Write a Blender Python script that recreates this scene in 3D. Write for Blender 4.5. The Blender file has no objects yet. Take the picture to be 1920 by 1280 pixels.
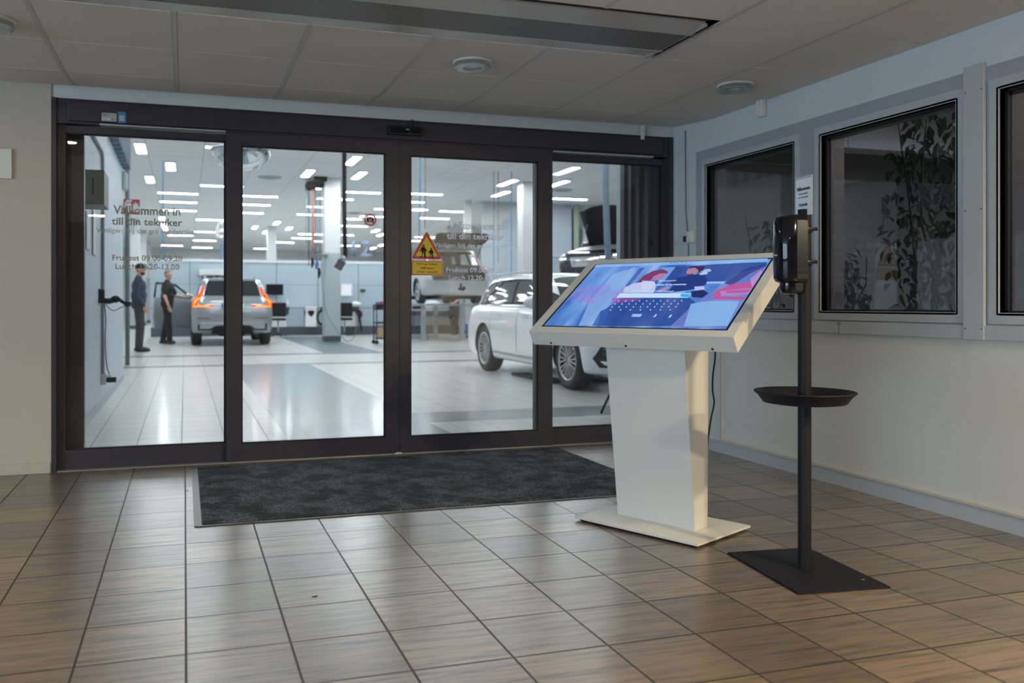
import bpy, bmesh, math, random
import numpy as np
from mathutils import Vector, Matrix, Euler
from mathutils.bvhtree import BVHTree
random.seed(7)
C = bpy.context.scene.collection
SC = bpy.context.scene
PI = math.pi

# ------------------------------------------------------------ camera
YAW = 0.2990; FPX = 1611.2
cam_d = bpy.data.cameras.new('camera'); cam = bpy.data.objects.new('camera', cam_d); C.objects.link(cam)
cam.location = (-0.004, -5.6535, 1.0161); cam.rotation_euler = (PI/2, 0, -YAW)
cam_d.sensor_width = 36; cam_d.lens = FPX/1920*36
cam_d.shift_x = 117.3/1920; cam_d.shift_y = -70.8/1920
cam_d.clip_end = 200
cam_d.dof.use_dof = True; cam_d.dof.focus_distance = 3.9; cam_d.dof.aperture_fstop = 2.6
SC.camera = cam
# ------------------------------------------------------------ world, exposure
w = bpy.data.worlds.new('world'); SC.world = w; w.use_nodes = True
w.node_tree.nodes['Background'].inputs[0].default_value = (.62, .68, .85, 1)
w.node_tree.nodes['Background'].inputs[1].default_value = .3
vs = SC.view_settings; vs.view_transform = 'Standard'; vs.look = 'None'; vs.exposure = 0; vs.gamma = 1; vs.use_curve_mapping = False
# ------------------------------------------------------------ lamps of the hall behind the camera
def area(name, loc, size, power, col, rot=(0, 0, 0), spread=PI):
    l = bpy.data.lights.new(name, 'AREA'); l.shape = 'DISK'; l.size = size; l.energy = power; l.color = col; l.spread = spread
    o = bpy.data.objects.new(name, l); C.objects.link(o); o.location = loc; o.rotation_euler = rot; return o
WARM = (1, .78, .47)
for k, (x, y, p) in enumerate([(-2.2, -3.0, 34), (2.4, -6.9, 150), (3.0, -5.4, 105), (-1.2, -7.4, 16)]):
    area('hall_downlight_lamp', (x, y, 2.27), .22, p, WARM, spread=2.3 if k == 0 else PI)

# cool fill light added out of view on the left side of the hall
l = bpy.data.lights.new('hall_daylight', 'AREA'); l.shape = 'RECTANGLE'; l.size = 5.5; l.size_y = 2.0; l.energy = 300; l.color = (.62, .84, 1)
o = bpy.data.objects.new('hall_daylight', l); C.objects.link(o); o.location = (-6.6, -6.0, 1.25); o.rotation_euler = (PI/2, 0, -PI/2)

# ------------------------------------------------------------ pixel -> point on a real plane
CC = Vector((-0.004, -5.6535, 1.0161)); WV = Vector((math.sin(YAW), math.cos(YAW), 0)); RV = Vector((math.cos(YAW), -math.sin(YAW), 0))
def ray(x, y): return WV + RV*((x-842.7)/FPX) - Vector((0, 0, 1))*((y-569.2)/FPX)
def atY(x, y, v):
    d = ray(x, y); return CC + d*((v-CC.y)/d.y)
def atZ(x, y, v=0.):
    d = ray(x, y); return CC + d*((v-CC.z)/d.z)
def atX(x, y, v):
    d = ray(x, y); return CC + d*((v-CC.x)/d.x)

# ------------------------------------------------------------ materials
def nt(m):
    m.use_nodes = True; return m.node_tree.nodes, m.node_tree.links
def mat(name, col, rough=.5, metal=0, emit=None, es=1, coat=0, spec=.5, noise=0, nscale=8, bump=0, bscale=200, stretch=(1, 1, 1), alpha=1):
    m = bpy.data.materials.new(name); N, L = nt(m); p = N['Principled BSDF']
    c = (*col, 1)
    p.inputs['Base Color'].default_value = c; p.inputs['Roughness'].default_value = rough; p.inputs['Metallic'].default_value = metal
    p.inputs['Coat Weight'].default_value = coat; p.inputs['Specular IOR Level'].default_value = spec; p.inputs['Coat Roughness'].default_value = .05
    p.inputs['Alpha'].default_value = alpha
    if emit: p.inputs['Emission Color'].default_value = (*emit, 1); p.inputs['Emission Strength'].default_value = es
    if noise or bump:
        t = N.new('ShaderNodeTexCoord'); mp = N.new('ShaderNodeMapping'); L.new(t.outputs['Object'], mp.inputs[0]); mp.inputs['Scale'].default_value = stretch
    if noise:
        n = N.new('ShaderNodeTexNoise'); n.inputs['Scale'].default_value = nscale; n.inputs['Detail'].default_value = 5; L.new(mp.outputs[0], n.inputs['Vector'])
        r = N.new('ShaderNodeMix'); r.data_type = 'RGBA'; L.new(n.outputs[0], r.inputs[0])
        r.inputs[6].default_value = (*[max(0, v*(1-noise)) for v in col], 1); r.inputs[7].default_value = (*[min(1, v*(1+noise)) for v in col], 1)
        L.new(r.outputs[2], p.inputs['Base Color'])
    if bump:
        n = N.new('ShaderNodeTexNoise'); n.inputs['Scale'].default_value = bscale; L.new(mp.outputs[0], n.inputs['Vector'])
        b = N.new('ShaderNodeBump'); b.inputs['Strength'].default_value = bump; b.inputs['Distance'].default_value = .002; L.new(n.outputs[0], b.inputs['Height']); L.new(b.outputs[0], p.inputs['Normal'])
    return m
def emis(name, col, s):
    m = bpy.data.materials.new(name); N, L = nt(m); N.clear()
    e = N.new('ShaderNodeEmission'); o = N.new('ShaderNodeOutputMaterial'); e.inputs[0].default_value = (*col, 1); e.inputs[1].default_value = s; L.new(e.outputs[0], o.inputs[0]); return m
def glassmat(name, tint, refl=1.5):
    m = bpy.data.materials.new(name); N, L = nt(m); N.clear()
    t = N.new('ShaderNodeBsdfTransparent'); t.inputs[0].default_value = (*tint, 1); g = N.new('ShaderNodeBsdfGlossy'); g.inputs['Roughness'].default_value = .0
    f = N.new('ShaderNodeFresnel'); ge = N.new('ShaderNodeNewGeometry'); mr = N.new('ShaderNodeMapRange'); L.new(ge.outputs['Backfacing'], mr.inputs[0]); mr.inputs[3].default_value = refl; mr.inputs[4].default_value = 1/refl; L.new(mr.outputs[0], f.inputs[0]); x = N.new('ShaderNodeMixShader'); o = N.new('ShaderNodeOutputMaterial')
    L.new(f.outputs[0], x.inputs[0]); L.new(t.outputs[0], x.inputs[1]); L.new(g.outputs[0], x.inputs[2]); L.new(x.outputs[0], o.inputs[0]); return m
def tilemat(name, c1, c2, mortar, bw, bh, off, ms=.004, rough=.3, streak=.35, dark=(.05, .04, .035), coat=.2, sscale=(1.2, 16, 1), rvar=.12, cr=.13):
    m = bpy.data.materials.new(name); N, L = nt(m); p = N['Principled BSDF']
    t = N.new('ShaderNodeTexCoord'); mp = N.new('ShaderNodeMapping'); mp.inputs['Location'].default_value = (*off, .5); mp.inputs['Scale'].default_value = (1, 1, 0); L.new(t.outputs['Object'], mp.inputs[0])
    b = N.new('ShaderNodeTexBrick'); b.offset = 0; b.squash = 1; L.new(mp.outputs[0], b.inputs['Vector'])
    b.inputs['Scale'].default_value = 1; b.inputs['Brick Width'].default_value = bw; b.inputs['Row Height'].default_value = bh; b.inputs['Mortar Size'].default_value = ms; b.inputs['Mortar Smooth'].default_value = .2
    b.inputs['Color1'].default_value = (*c1, 1); b.inputs['Color2'].default_value = (*c2, 1); b.inputs['Mortar'].default_value = (*mortar, 1)
    # streaks shifted from tile to tile
    fl = N.new('ShaderNodeVectorMath'); fl.operation = 'SNAP'; fl.inputs[1].default_value = (bw, bh, 1); L.new(mp.outputs[0], fl.inputs[0])
    wn = N.new('ShaderNodeTexWhiteNoise'); L.new(fl.outputs[0], wn.inputs['Vector'])
    sc = N.new('ShaderNodeVectorMath'); sc.operation = 'SCALE'; sc.inputs['Scale'].default_value = 9; L.new(wn.outputs['Color'], sc.inputs[0])
    m1 = N.new('ShaderNodeMapping'); m1.inputs['Scale'].default_value = sscale; L.new(mp.outputs[0], m1.inputs[0])
    ad = N.new('ShaderNodeVectorMath'); L.new(m1.outputs[0], ad.inputs[0]); L.new(sc.outputs[0], ad.inputs[1])
    n = N.new('ShaderNodeTexNoise'); n.inputs['Scale'].default_value = 1.6; n.inputs['Detail'].default_value = 9; n.inputs['Roughness'].default_value = .72; L.new(ad.outputs[0], n.inputs['Vector'])
    r = N.new('ShaderNodeValToRGB'); r.color_ramp.elements[0].position = .45; r.color_ramp.elements[1].position = .72
    r.color_ramp.elements[0].color = (0, 0, 0, 1); r.color_ramp.elements[1].color = (streak*1.6,)*3+(1,); L.new(n.outputs[0], r.inputs[0])
    mx = N.new('ShaderNodeMix'); mx.data_type = 'RGBA'; L.new(r.outputs[0], mx.inputs[0]); L.new(b.outputs['Color'], mx.inputs[6]); mx.inputs[7].default_value = (*dark, 1)
    L.new(mx.outputs[2], p.inputs['Base Color']); p.inputs['Coat Roughness'].default_value = cr
    cw = N.new('ShaderNodeMapRange'); L.new(b.outputs['Fac'], cw.inputs[0]); cw.inputs[3].default_value = coat; cw.inputs[4].default_value = 0; L.new(cw.outputs[0], p.inputs['Coat Weight'])
    sw_ = N.new('ShaderNodeMapRange'); L.new(b.outputs['Fac'], sw_.inputs[0]); sw_.inputs[3].default_value = .5; sw_.inputs[4].default_value = .05; L.new(sw_.outputs[0], p.inputs['Specular IOR Level'])
    n2 = N.new('ShaderNodeTexNoise'); n2.inputs['Scale'].default_value = 2.5; n2.inputs['Detail'].default_value = 4; L.new(mp.outputs[0], n2.inputs['Vector'])
    mr = N.new('ShaderNodeMapRange'); L.new(n2.outputs[0], mr.inputs[0]); mr.inputs[1].default_value = .3; mr.inputs[2].default_value = .7; mr.inputs[3].default_value = rough-rvar/2; mr.inputs[4].default_value = rough+rvar/2
    p.inputs['Roughness'].default_value = rough
    inv = N.new('ShaderNodeMath'); inv.operation = 'SUBTRACT'; inv.inputs[0].default_value = 1; L.new(b.outputs['Fac'], inv.inputs[1])
    bp = N.new('ShaderNodeBump'); bp.inputs['Strength'].default_value = .5; bp.inputs['Distance'].default_value = .002; L.new(inv.outputs[0], bp.inputs['Height']); L.new(bp.outputs[0], p.inputs['Normal'])
    return m

M = {}
M['floor'] = tilemat('hall floor tile', (.235, .175, .120), (.135, .102, .074), (.045, .038, .034), .3, .3, (0, .0485), rough=.38, streak=.75, dark=(.042, .037, .038), coat=.75, cr=.26, sscale=(2.2, 34, 1))
M['wsfloor'] = tilemat('workshop light tile', (.56, .555, .54), (.51, .51, .50), (.20, .20, .20), .31, .31, (.023, .05), ms=.0045, rough=.32, streak=.15, dark=(.45, .45, .44), coat=.28, sscale=(2, 2, 1))
M['wsdark'] = tilemat('workshop grey tile', (.15, .19, .225), (.13, .17, .20), (.09, .11, .13), .31, .31, (.023, .05), ms=.003, rough=.3, streak=.2, dark=(.1, .13, .16), coat=.5, sscale=(2, 2, 1))
M['ceil'] = mat('ceiling panel', (.66, .645, .63), .85, noise=.03, nscale=30, bump=.15, bscale=400)
M['tbar'] = mat('ceiling T bar', (.50, .51, .53), .5)
M['gap'] = mat('dark gap', (.02, .02, .025), .8)
M['hallwall'] = mat('hall wall paint', (.07, .075, .085), .8)
M['wallL'] = mat('cream wall', (.50, .47, .42), .75, noise=.04, nscale=3, bump=.15, bscale=90)
M['wallR'] = mat('pale textured wall', (.60, .61, .585), .6, noise=.05, nscale=2, bump=.25, bscale=120)
M['wallU'] = mat('white painted wall', (.58, .64, .68), .6, noise=.02, nscale=3)
M['alu'] = mat('grey painted aluminium', (.34, .37, .42), .38, noise=.03, nscale=6)
M['alu2'] = mat('pale grey cladding', (.44, .47, .51), .35, noise=.03, nscale=6)
M['white'] = mat('white plastic', (.72, .73, .73), .4)
M['offwhite'] = mat('off white lacquer', (.72, .73, .72), .38, noise=.015, nscale=5)
M['dframe'] = mat('anthracite door frame', (.040, .038, .054), .42, noise=.08, nscale=4)
M['dgap'] = mat('black seal', (.008, .008, .01), .6)
M['strip'] = mat('brushed aluminium', (.55, .58, .65), .35, metal=.6)
M['glass'] = glassmat('door glass', (.97, .985, .985))
M['glassR'] = glassmat('dark window glass', (.44, .45, .50), 1.5)
M['black'] = mat('black plastic', (.012, .012, .016), .35)
M['gblack'] = mat('glossy black plastic', (.005, .006, .011), .06, spec=.4)
M['matblack'] = mat('matt black metal', (.012, .012, .018), .55, spec=.2)
M['rubber'] = mat('rubber', (.02, .022, .026), .7)
M['chrome'] = mat('chrome', (.75, .77, .8), .12, metal=1)
M['steel'] = mat('steel', (.45, .48, .52), .35, metal=.7)
M['galv'] = mat('galvanised steel', (.38, .42, .46), .45, metal=.4)
M['paper'] = mat('paper', (.75, .77, .80), .7)
M['ink'] = mat('black ink', (.02, .02, .03), .7)
M['blueink'] = mat('blue ink', (.02, .05, .30), .6)
def film(name, col, tr):
    m = mat(name, col, .6); N, L = nt(m); p = N['Principled BSDF']; t = N.new('ShaderNodeBsdfTranslucent'); t.inputs[0].default_value = (*col, 1); x = N.new('ShaderNodeMixShader'); x.inputs[0].default_value = tr
    L.new(p.outputs[0], x.inputs[1]); L.new(t.outputs[0], x.inputs[2]); L.new(x.outputs[0], N['Material Output'].inputs[0]); return m
M['frost'] = film('frosted white lettering', (.96, .97, 1), .85)
M['greylet'] = film('grey lettering film', (.58, .56, .47), .8)
M['red'] = mat('red sign film', (.55, .03, .04), .4)
M['yellow'] = mat('yellow sign film', (.75, .52, .02), .4)
M['white2'] = mat('white sign film', (.8, .8, .8), .4)
M['wsceil'] = None
M['conc'] = mat('pale concrete wall', (.48, .545, .61), .5, noise=.08, nscale=1.5, bump=.1, bscale=40)
M['part'] = mat('grey partition panel', (.41, .50, .56), .5, noise=.03, nscale=1)
M['kick'] = mat('dark kick board', (.07, .085, .11), .5)
M['wswhite'] = mat('workshop white', (.72, .74, .76), .5, noise=.02, nscale=2)
M['seam'] = mat('panel seam', (.16, .20, .24), .7)
M['bluehose'] = mat('blue air hose', (.10, .30, .62), .4)
M['orange'] = mat('orange hose', (.85, .22, .08), .5)
M['ghose'] = mat('grey corrugated hose', (.12, .17, .22), .6)
M['card'] = mat('cardboard', (.50, .32, .20), .8)
M['lamp'] = emis('ceiling lamp diffuser', (.91, .97, 1), 52)
M['skin'] = mat('skin', (.55, .32, .24), .5)
M['navy'] = mat('navy jacket cloth', (.035, .045, .085), .8)
M['trou'] = mat('dark trouser cloth', (.045, .045, .052), .85)
M['bcloth'] = mat('black work cloth', (.018, .018, .024), .85)
M['hair'] = mat('grey blond hair', (.30, .25, .20), .8)
M['cap'] = mat('black cap cloth', (.015, .015, .018), .8)
M['shoe'] = mat('dark shoe leather', (.03, .022, .02), .5)
M['leaf'] = mat('ficus leaf', (.04, .10, .045), .6, noise=.5, nscale=6)
M['bark'] = mat('plant stem', (.10, .07, .05), .8)
M['pot'] = mat('grey plant pot', (.12, .12, .13), .5)

# ------------------------------------------------------------ mesh helpers
class MB:
    def __init__(s): s.bm = bmesh.new(); s.mi = 0
    def _mi(s, faces, mi):
        for f in faces: f.material_index = mi
    def box(s, x0, x1, y0, y1, z0, z1, mi=0, M4=None, bev=0):
        vs = [s.bm.verts.new(p) for p in [(x0,y0,z0),(x1,y0,z0),(x1,y1,z0),(x0,y1,z0),(x0,y0,z1),(x1,y0,z1),(x1,y1,z1),(x0,y1,z1)]]
        fs = [s.bm.faces.new([vs[i] for i in q]) for q in [(3,2,1,0),(4,5,6,7),(0,1,5,4),(1,2,6,5),(2,3,7,6),(3,0,4,7)]]
        if bev > 0:
            r = bmesh.ops.bevel(s.bm, geom=list({e for f in fs for e in f.edges}), offset=bev, segments=2, affect='EDGES', profile=.5)
            fs = [f for f in set(r['faces']) | {f for f in fs if f.is_valid}]; vs = list({v for f in fs for v in f.verts})
        s._mi(fs, mi)
        if M4: bmesh.ops.transform(s.bm, matrix=M4, verts=vs)
        return s
    def poly(s, pts, mi=0):
        f = s.bm.faces.new([s.bm.verts.new(p) for p in pts]); f.material_index = mi; return s
    def prism(s, pts, ext, mi=0):
        ext = Vector(ext); a = [s.bm.verts.new(p) for p in pts]; b = [s.bm.verts.new(Vector(p)+ext) for p in pts]
        n = len(a); fs = [s.bm.faces.new(a[::-1]), s.bm.faces.new(b)]
        for i in range(n): fs.append(s.bm.faces.new((a[i], a[(i+1) % n], b[(i+1) % n], b[i])))
        s._mi(fs, mi); return s
    def cyl(s, p0, p1, r, r2=None, seg=20, mi=0):
        return s.tube([p0, p1], [r, r if r2 is None else r2], seg, mi)
    def tube(s, pts, rad, seg=10, mi=0, cap=True):
        pts = [Vector(p) for p in pts]; n = len(pts)
        if not hasattr(rad, '__len__'): rad = [rad]*n
        rings = []; up = None
        for i, p in enumerate(pts):
            d = (pts[min(i+1, n-1)]-pts[max(i-1, 0)]).normalized()
            if up is None: up = Vector((0, 0, 1)) if abs(d.z) < .9 else Vector((1, 0, 0))
            a = d.cross(up).normalized(); b = a.cross(d); up = b
            rings.append([s.bm.verts.new(p+(a*math.cos(t)+b*math.sin(t))*rad[i]) for t in [2*PI*k/seg for k in range(seg)]])
        for i in range(n-1):
            for k in range(seg):
                f = s.bm.faces.new((rings[i][k], rings[i][(k+1) % seg], rings[i+1][(k+1) % seg], rings[i+1][k])); f.material_index = mi; f.smooth = True
        if cap:
            s._mi([s.bm.faces.new(rings[0][::-1]), s.bm.faces.new(rings[-1])], mi)
        return s
    def lathe(s, prof, M4=None, seg=32, mi=0, smooth=True):
        rings = []; nv = []
        for r, z in prof:
            if r < 1e-6: v = s.bm.verts.new((0, 0, z)); rings.append([v]*seg); nv.append(v)
            else:
                ring = [s.bm.verts.new((r*math.cos(2*PI*k/seg), r*math.sin(2*PI*k/seg), z)) for k in range(seg)]; rings.append(ring); nv += ring
        for i in range(len(prof)-1):
            for k in range(seg):
                q = []
                for v in (rings[i][k], rings[i][(k+1) % seg], rings[i+1][(k+1) % seg], rings[i+1][k]):
                    if v not in q: q.append(v)
                if len(q) > 2:
                    f = s.bm.faces.new(q); f.material_index = mi; f.smooth = smooth
        if M4: bmesh.ops.transform(s.bm, matrix=M4, verts=nv)
        return s
    def ell(s, c, r, M4=None, seg=16, mi=0):
        c = Vector(c); T = Matrix.Translation(c) @ (M4.to_4x4() if M4 else Matrix()) @ Matrix.Diagonal((*r, 1))
        prof = [(math.sin(PI*i/10), -math.cos(PI*i/10)) for i in range(11)]
        prof[0] = (0, -1); prof[-1] = (0, 1)
        return s.lathe(prof, T, seg, mi)
    def limb(s, pts, rad, seg=12, mi=0):
        s.tube(pts, rad, seg, mi)
        for p, r in zip(pts, rad if hasattr(rad, '__len__') else [rad]*len(pts)): s.ell(p, (r, r, r), seg=10, mi=mi)
        return s
def rnd(o, ang=40):
    for p in o.data.polygons: p.use_smooth = True
    try: o.data.set_sharp_from_angle(angle=math.radians(ang))
    except Exception: pass
    return o
def obj(name, mb, mats, parent=None, smooth=False, loc=None, normals=True):
    me = bpy.data.meshes.new(name); bm = mb.bm
    if normals: bmesh.ops.recalc_face_normals(bm, faces=bm.faces)
    if loc: bmesh.ops.translate(bm, vec=-Vector(loc), verts=bm.verts)
    bm.to_mesh(me); bm.free()
    o = bpy.data.objects.new(name, me); C.objects.link(o)
    if not isinstance(mats, (list, tuple)): mats = [mats]
    for m in mats: me.materials.append(m if not isinstance(m, str) else M[m])
    if loc: o.location = loc
    if parent: o.parent = parent
    if smooth: rnd(o)
    return o
def empty(name, loc=(0, 0, 0), rz=0):
    o = bpy.data.objects.new(name, None); C.objects.link(o); o.location = loc; o.rotation_euler = (0, 0, rz); o.empty_display_size = .1; return o
def tag(o, label, cat, group=None, kind=None):
    o['label'] = label; o['category'] = cat
    if group: o['group'] = group
    if kind: o['kind'] = kind
    return o
def struct(o, label=None):
    o['kind'] = 'structure'
    if label: o['label'] = label
    return o
def box(name, b, m, parent=None, bev=0, **k):
    mb = MB(); mb.box(*b, bev=bev); return obj(name, mb, m, parent, **k)
def dup(o, parent=None):
    c = o.copy(); C.objects.link(c); c.parent = parent
    for ch in list(o.children): dup(ch, c)
    return c
def textmesh(name, body, M4, m, parent=None, w=None, h=None, bold=0, depth=.0006, align='LEFT', spacing=1):
    """letters laid on a plane: local x to the right, y up; w/h = finished size of the line in metres"""
    cu = bpy.data.curves.new(name, 'FONT'); cu.body = body; cu.size = 1; cu.align_x = align; cu.offset = bold; cu.extrude = 0; cu.space_character = spacing; cu.resolution_u = 3
    t = bpy.data.objects.new(name+'_tmp', cu); C.objects.link(t); bpy.context.view_layer.update()
    me = bpy.data.meshes.new_from_object(t.evaluated_get(bpy.context.evaluated_depsgraph_get())); bpy.data.objects.remove(t)
    co = np.array([v.co[:] for v in me.vertices]); mn, mx = co.min(0), co.max(0); s = w/(mx[0]-mn[0]); sy = s if h is None else h/(mx[1]-mn[1])
    bm = bmesh.new(); bm.from_mesh(me)
    for v in bm.verts:
        v.co.x = (v.co.x-(mn[0]+mx[0])/2)*s; v.co.y = (v.co.y-mn[1])*sy
    r = bmesh.ops.extrude_face_region(bm, geom=list(bm.faces)); bmesh.ops.translate(bm, vec=(0, 0, depth), verts=[g for g in r['geom'] if isinstance(g, bmesh.types.BMVert)])
    bmesh.ops.recalc_face_normals(bm, faces=bm.faces)
    bmesh.ops.transform(bm, matrix=M4, verts=bm.verts); bm.to_mesh(me); bm.free()
    me.materials.clear(); me.materials.append(M[m] if isinstance(m, str) else m)
    o = bpy.data.objects.new(name, me); C.objects.link(o); me.name = name
    if parent: o.parent = parent
    return o
def frameY(x, y, z): # text plane facing -Y (towards the hall): x right, z up
    return Matrix.Translation((x, y, z)) @ Matrix(((1,0,0,0),(0,0,-1,0),(0,1,0,0),(0,0,0,1)))

# ============================================================ HALL SHELL
XR = 3.5; ZC = 2.298
o = struct(obj('floor', MB().box(-7, XR, -9.5, 0.08, -.06, 0), 'floor')); 
struct(obj('wall_left', MB().box(-7.1, -7, -9.5, .1, 0, 2.42), 'hallwall'))
struct(obj('wall_front', MB().box(-7, XR, -9.6, -9.5, 0, 2.42), 'hallwall'))
# suspended ceiling: panels and bars
xs = [-.646-.597*k for k in range(9, 0, -1)] + [-.646+.597*k for k in range(8)]
ys = [-9.45+.596*0, ] ; ys = [-1.69-.6*k for k in range(12, 0, -1)] + [-1.69, -1.09, -.5]
def cz(y): return ZC + max(0, (y+.5))*.08
mb = MB()
for i in range(len(xs)):
    x0 = xs[i]; x1 = xs[i+1] if i+1 < len(xs) else XR
    x1 = min(x1, XR)
    for j in range(len(ys)):
        y0 = ys[j]; y1 = ys[j+1] if j+1 < len(ys) else 0.0
        if abs(y0+2.29) < .01 and x1 < 2.4: continue      # the air diffuser sits here
        g = .012; h = .0045
        a = [(x0+g, y0+h, cz(y0)), (x1-g, y0+h, cz(y0)), (x1-g, y1-h, cz(y1)), (x0+g, y1-h, cz(y1))]
        mb.prism(a, (0, 0, .018))
mb.box(-7, 2.33, -2.285, -1.695, 2.36, 2.4)
ce = struct(obj('ceiling', mb, 'ceil'))
mb = MB()
for x in xs:
    if x > XR: continue
    if x < 2.2:
        mb.box(x-.011, x+.011, -8.9, -2.29, ZC-.001, ZC+.006)
        mb.box(x-.011, x+.011, -1.69, -.5, ZC-.001, ZC+.006); mb.prism([(x-.011, -.5, ZC), (x+.011, -.5, ZC), (x+.011, -.02, cz(0)-.004), (x-.011, -.02, cz(0)-.004)], (0, 0, .006))
    else:
        mb.box(x-.011, x+.011, -8.9, -.5, ZC-.001, ZC+.006); mb.prism([(x-.011, -.5, ZC), (x+.011, -.5, ZC), (x+.011, -.02, cz(0)-.004), (x-.011, -.02, cz(0)-.004)], (0, 0, .006))
for y in ys: mb.box(-6, XR, y-.004, y+.004, cz(y)+.004, cz(y)+.012)
obj('ceiling_grid', mb, 'tbar', ce)
struct(obj('ceiling', MB().box(-7, XR+.1, -9.5, .05, 2.42, 2.46), 'gap'))
# back wall left of the doors, above them and right of them
mb = MB(); mb.box(-7, -.772, 0, .14, 0, 2.42)
wl = struct(obj('wall_left_of_doors', mb, 'wallL'))
wl.name = 'wall_left'
mb = MB(); mb.box(-.772, XR, .01, .12, 2.262, 2.42)
struct(obj('wall_back', mb, 'wallU'))
struct(obj('baseboard_left', MB().box(-7, -.778, -.012, 0, 0, .062), 'wallL'))
# ============================================================ RIGHT WALL WITH WINDOWS
wins = [(-.419, -1.325), (-1.556, -2.464), (-2.69, -3.6)]   # glass, near..far in y ; z .975-1.98
mb = MB()
T = .16
mb.box(XR, XR+T, -9.5, .1, 0, .85)
mb2 = MB(); mb2.box(XR, XR+T, -9.5, .1, 2.10, 2.42)
mb2.box(XR, XR+T, -.287, .1, .85, 2.10)
wr = struct(obj('wall_right', mb, 'wallR')); u = obj('wall_right', mb2, 'wallU'); struct(u)
mb = MB()
segs = [-.287, -.419, -1.325, -1.556, -2.464, -2.69, -3.6, -3.83, -5, -9.5]
mb.box(XR, XR+T, -9.5, -.287, .85, .975); mb.box(XR, XR+T, -9.5, -.287, 1.98, 2.10)
for a, b in [(-.419, -.287), (-1.556, -1.325), (-2.69, -2.464), (-9.5, -3.6)]: mb.box(XR, XR+T, a, b, .975, 1.98)
struct(obj('wall_right', mb, 'alu'))
# raised cladding: casings round each window, posts between, sill band
mb = MB()
for (a, b) in wins:
    y0, y1 = b-.05, a+.05
    mb.box(XR-.008, XR, y0-.0, y1, .925, .972); mb.box(XR-.008, XR, y0, y1, 1.983, 2.03)
    mb.box(XR-.008, XR, y0, b-.003, .972, 1.983); mb.box(XR-.008, XR, a+.003, y1, .972, 1.983)
    # reveals
    mb.box(XR-.008, XR+.05, b-.012, b, .965, 1.99); mb.box(XR-.008, XR+.05, a, a+.012, .965, 1.99)
    mb.box(XR-.008, XR+.05, b, a, .963, .975); mb.box(XR-.008, XR+.05, b, a, 1.98, 1.992)
struct(obj('trim_1', mb, 'alu2'))
mb = MB(); mb.box(XR-.014, XR-.0005, -9.4, -.287, .851, .917, bev=.002)
mb.box(XR-.018, XR-.0005, -2.623, -2.514, .849, 2.12, bev=.002)
for y in (-1.70, -1.72, -3.05, -3.07): mb.cyl((XR-.016, y, .905), (XR-.013, y, .905), .0035, seg=8, mi=1)
for z in (.90, 1.45, 2.0):
    for y in (-2.527, -2.612): mb.cyl((XR-.020, y, z), (XR-.017, y, z), .003, seg=8, mi=1)
mb.box(XR-.0145, XR-.0135, -1.7115, -1.7085, .851, .917, mi=1)
struct(obj('trim_2', mb, ['alu2', 'gap']))
mb = MB(); mb.box(XR-.012, XR-.0005, -.612, -.592, .085, .85); mb.box(XR-.016, XR-.0005, -9.4, -.592, .078, .094, bev=.002)
struct(obj('trim_3', mb, 'wallL'))
struct(obj('baseboard_right', MB().box(XR-.012, XR-.0005, -9.4, .0, 0, .078), 'alu2'))
mb = MB(); mb.box(XR-.006, XR+.0, -.03, .0, .08, 2.262); mb.tube([(XR-.008, -.16, 2.28), (XR-.008, -.165, 1.7), (XR-.008, -.20, 1.45), (XR-.008, -.21, .9)], .0035, 6, mi=1)
struct(obj('trim_4', mb, ['wallU', 'seam']))
for k, (a, b) in enumerate(wins):
    wn = empty('window_%d' % (k+1), (XR+.04, (a+b)/2, 1.478)); struct(wn)
    g = box('glass_pane', (XR+.040, XR+.046, b, a, .975, 1.98), 'glassR', None); g.parent = wn; g.matrix_parent_inverse = Matrix.Translation(-wn.location)
    mb = MB()
    for q in [(XR+.03, XR+.055, b, b+.014, .975, 1.98), (XR+.03, XR+.055, a-.014, a, .975, 1.98), (XR+.03, XR+.055, b, a, .975, .985), (XR+.03, XR+.055, b, a, 1.97, 1.98)]: mb.box(*q)
    s_ = obj('window_seal', mb, 'dgap', None); s_.parent = wn; s_.matrix_parent_inverse = Matrix.Translation(-wn.location)

# ============================================================ DOORS
def leaf(kind, x0, x1, gx0, gx1, y0, y1, z0, z1, gz0, gz1, name):
    e = empty(name, ((x0+x1)/2, (y0+y1)/2, 0)); struct(e); inv = Matrix.Translation(-e.location)
    mb = MB()
    mb.box(x0, gx0, y0, y1, z0, z1); mb.box(gx1, x1, y0, y1, z0, z1); mb.box(gx0, gx1, y0, y1, z0, gz0); mb.box(gx0, gx1, y0, y1, gz1, z1)
    f = obj('door_frame' if kind == 'door' else 'window_frame', mb, 'dframe'); f.parent = e; f.matrix_parent_inverse = inv
    mb = MB(); ym = (y0+y1)/2
    g = .008
    for q in [(gx0, gx0+g), (gx1-g, gx1)]: mb.box(q[0], q[1], ym-.012, ym+.012, gz0, gz1)
    for q in [(gz0, gz0+g), (gz1-g, gz1)]: mb.box(gx0, gx1, ym-.012, ym+.012, q[0], q[1])
    f = obj('glazing_seal', mb, 'dgap'); f.parent = e; f.matrix_parent_inverse = inv
    f = box('glass_pane', (gx0+.002, gx1-.002, ym-.003, ym+.003, gz0+.002, gz1-.002), 'glass'); f.parent = e; f.matrix_parent_inverse = inv
    return e, inv, ym
W1, iW1, yW1 = leaf('win', -.745, .30, -.698, .246, .052, .092, .012, 2.105, .120, 2.062, 'window_4')
W2, iW2, yW2 = leaf('win', 2.46, 3.46, 2.514, 3.426, .052, .092, .012, 2.10, .118, 2.056, 'window_5')
D1, iD1, yD1 = leaf('door', .252, 1.3835, .345, 1.289, .0, .04, .006, 2.108, .118, 2.030, 'door_1')
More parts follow.
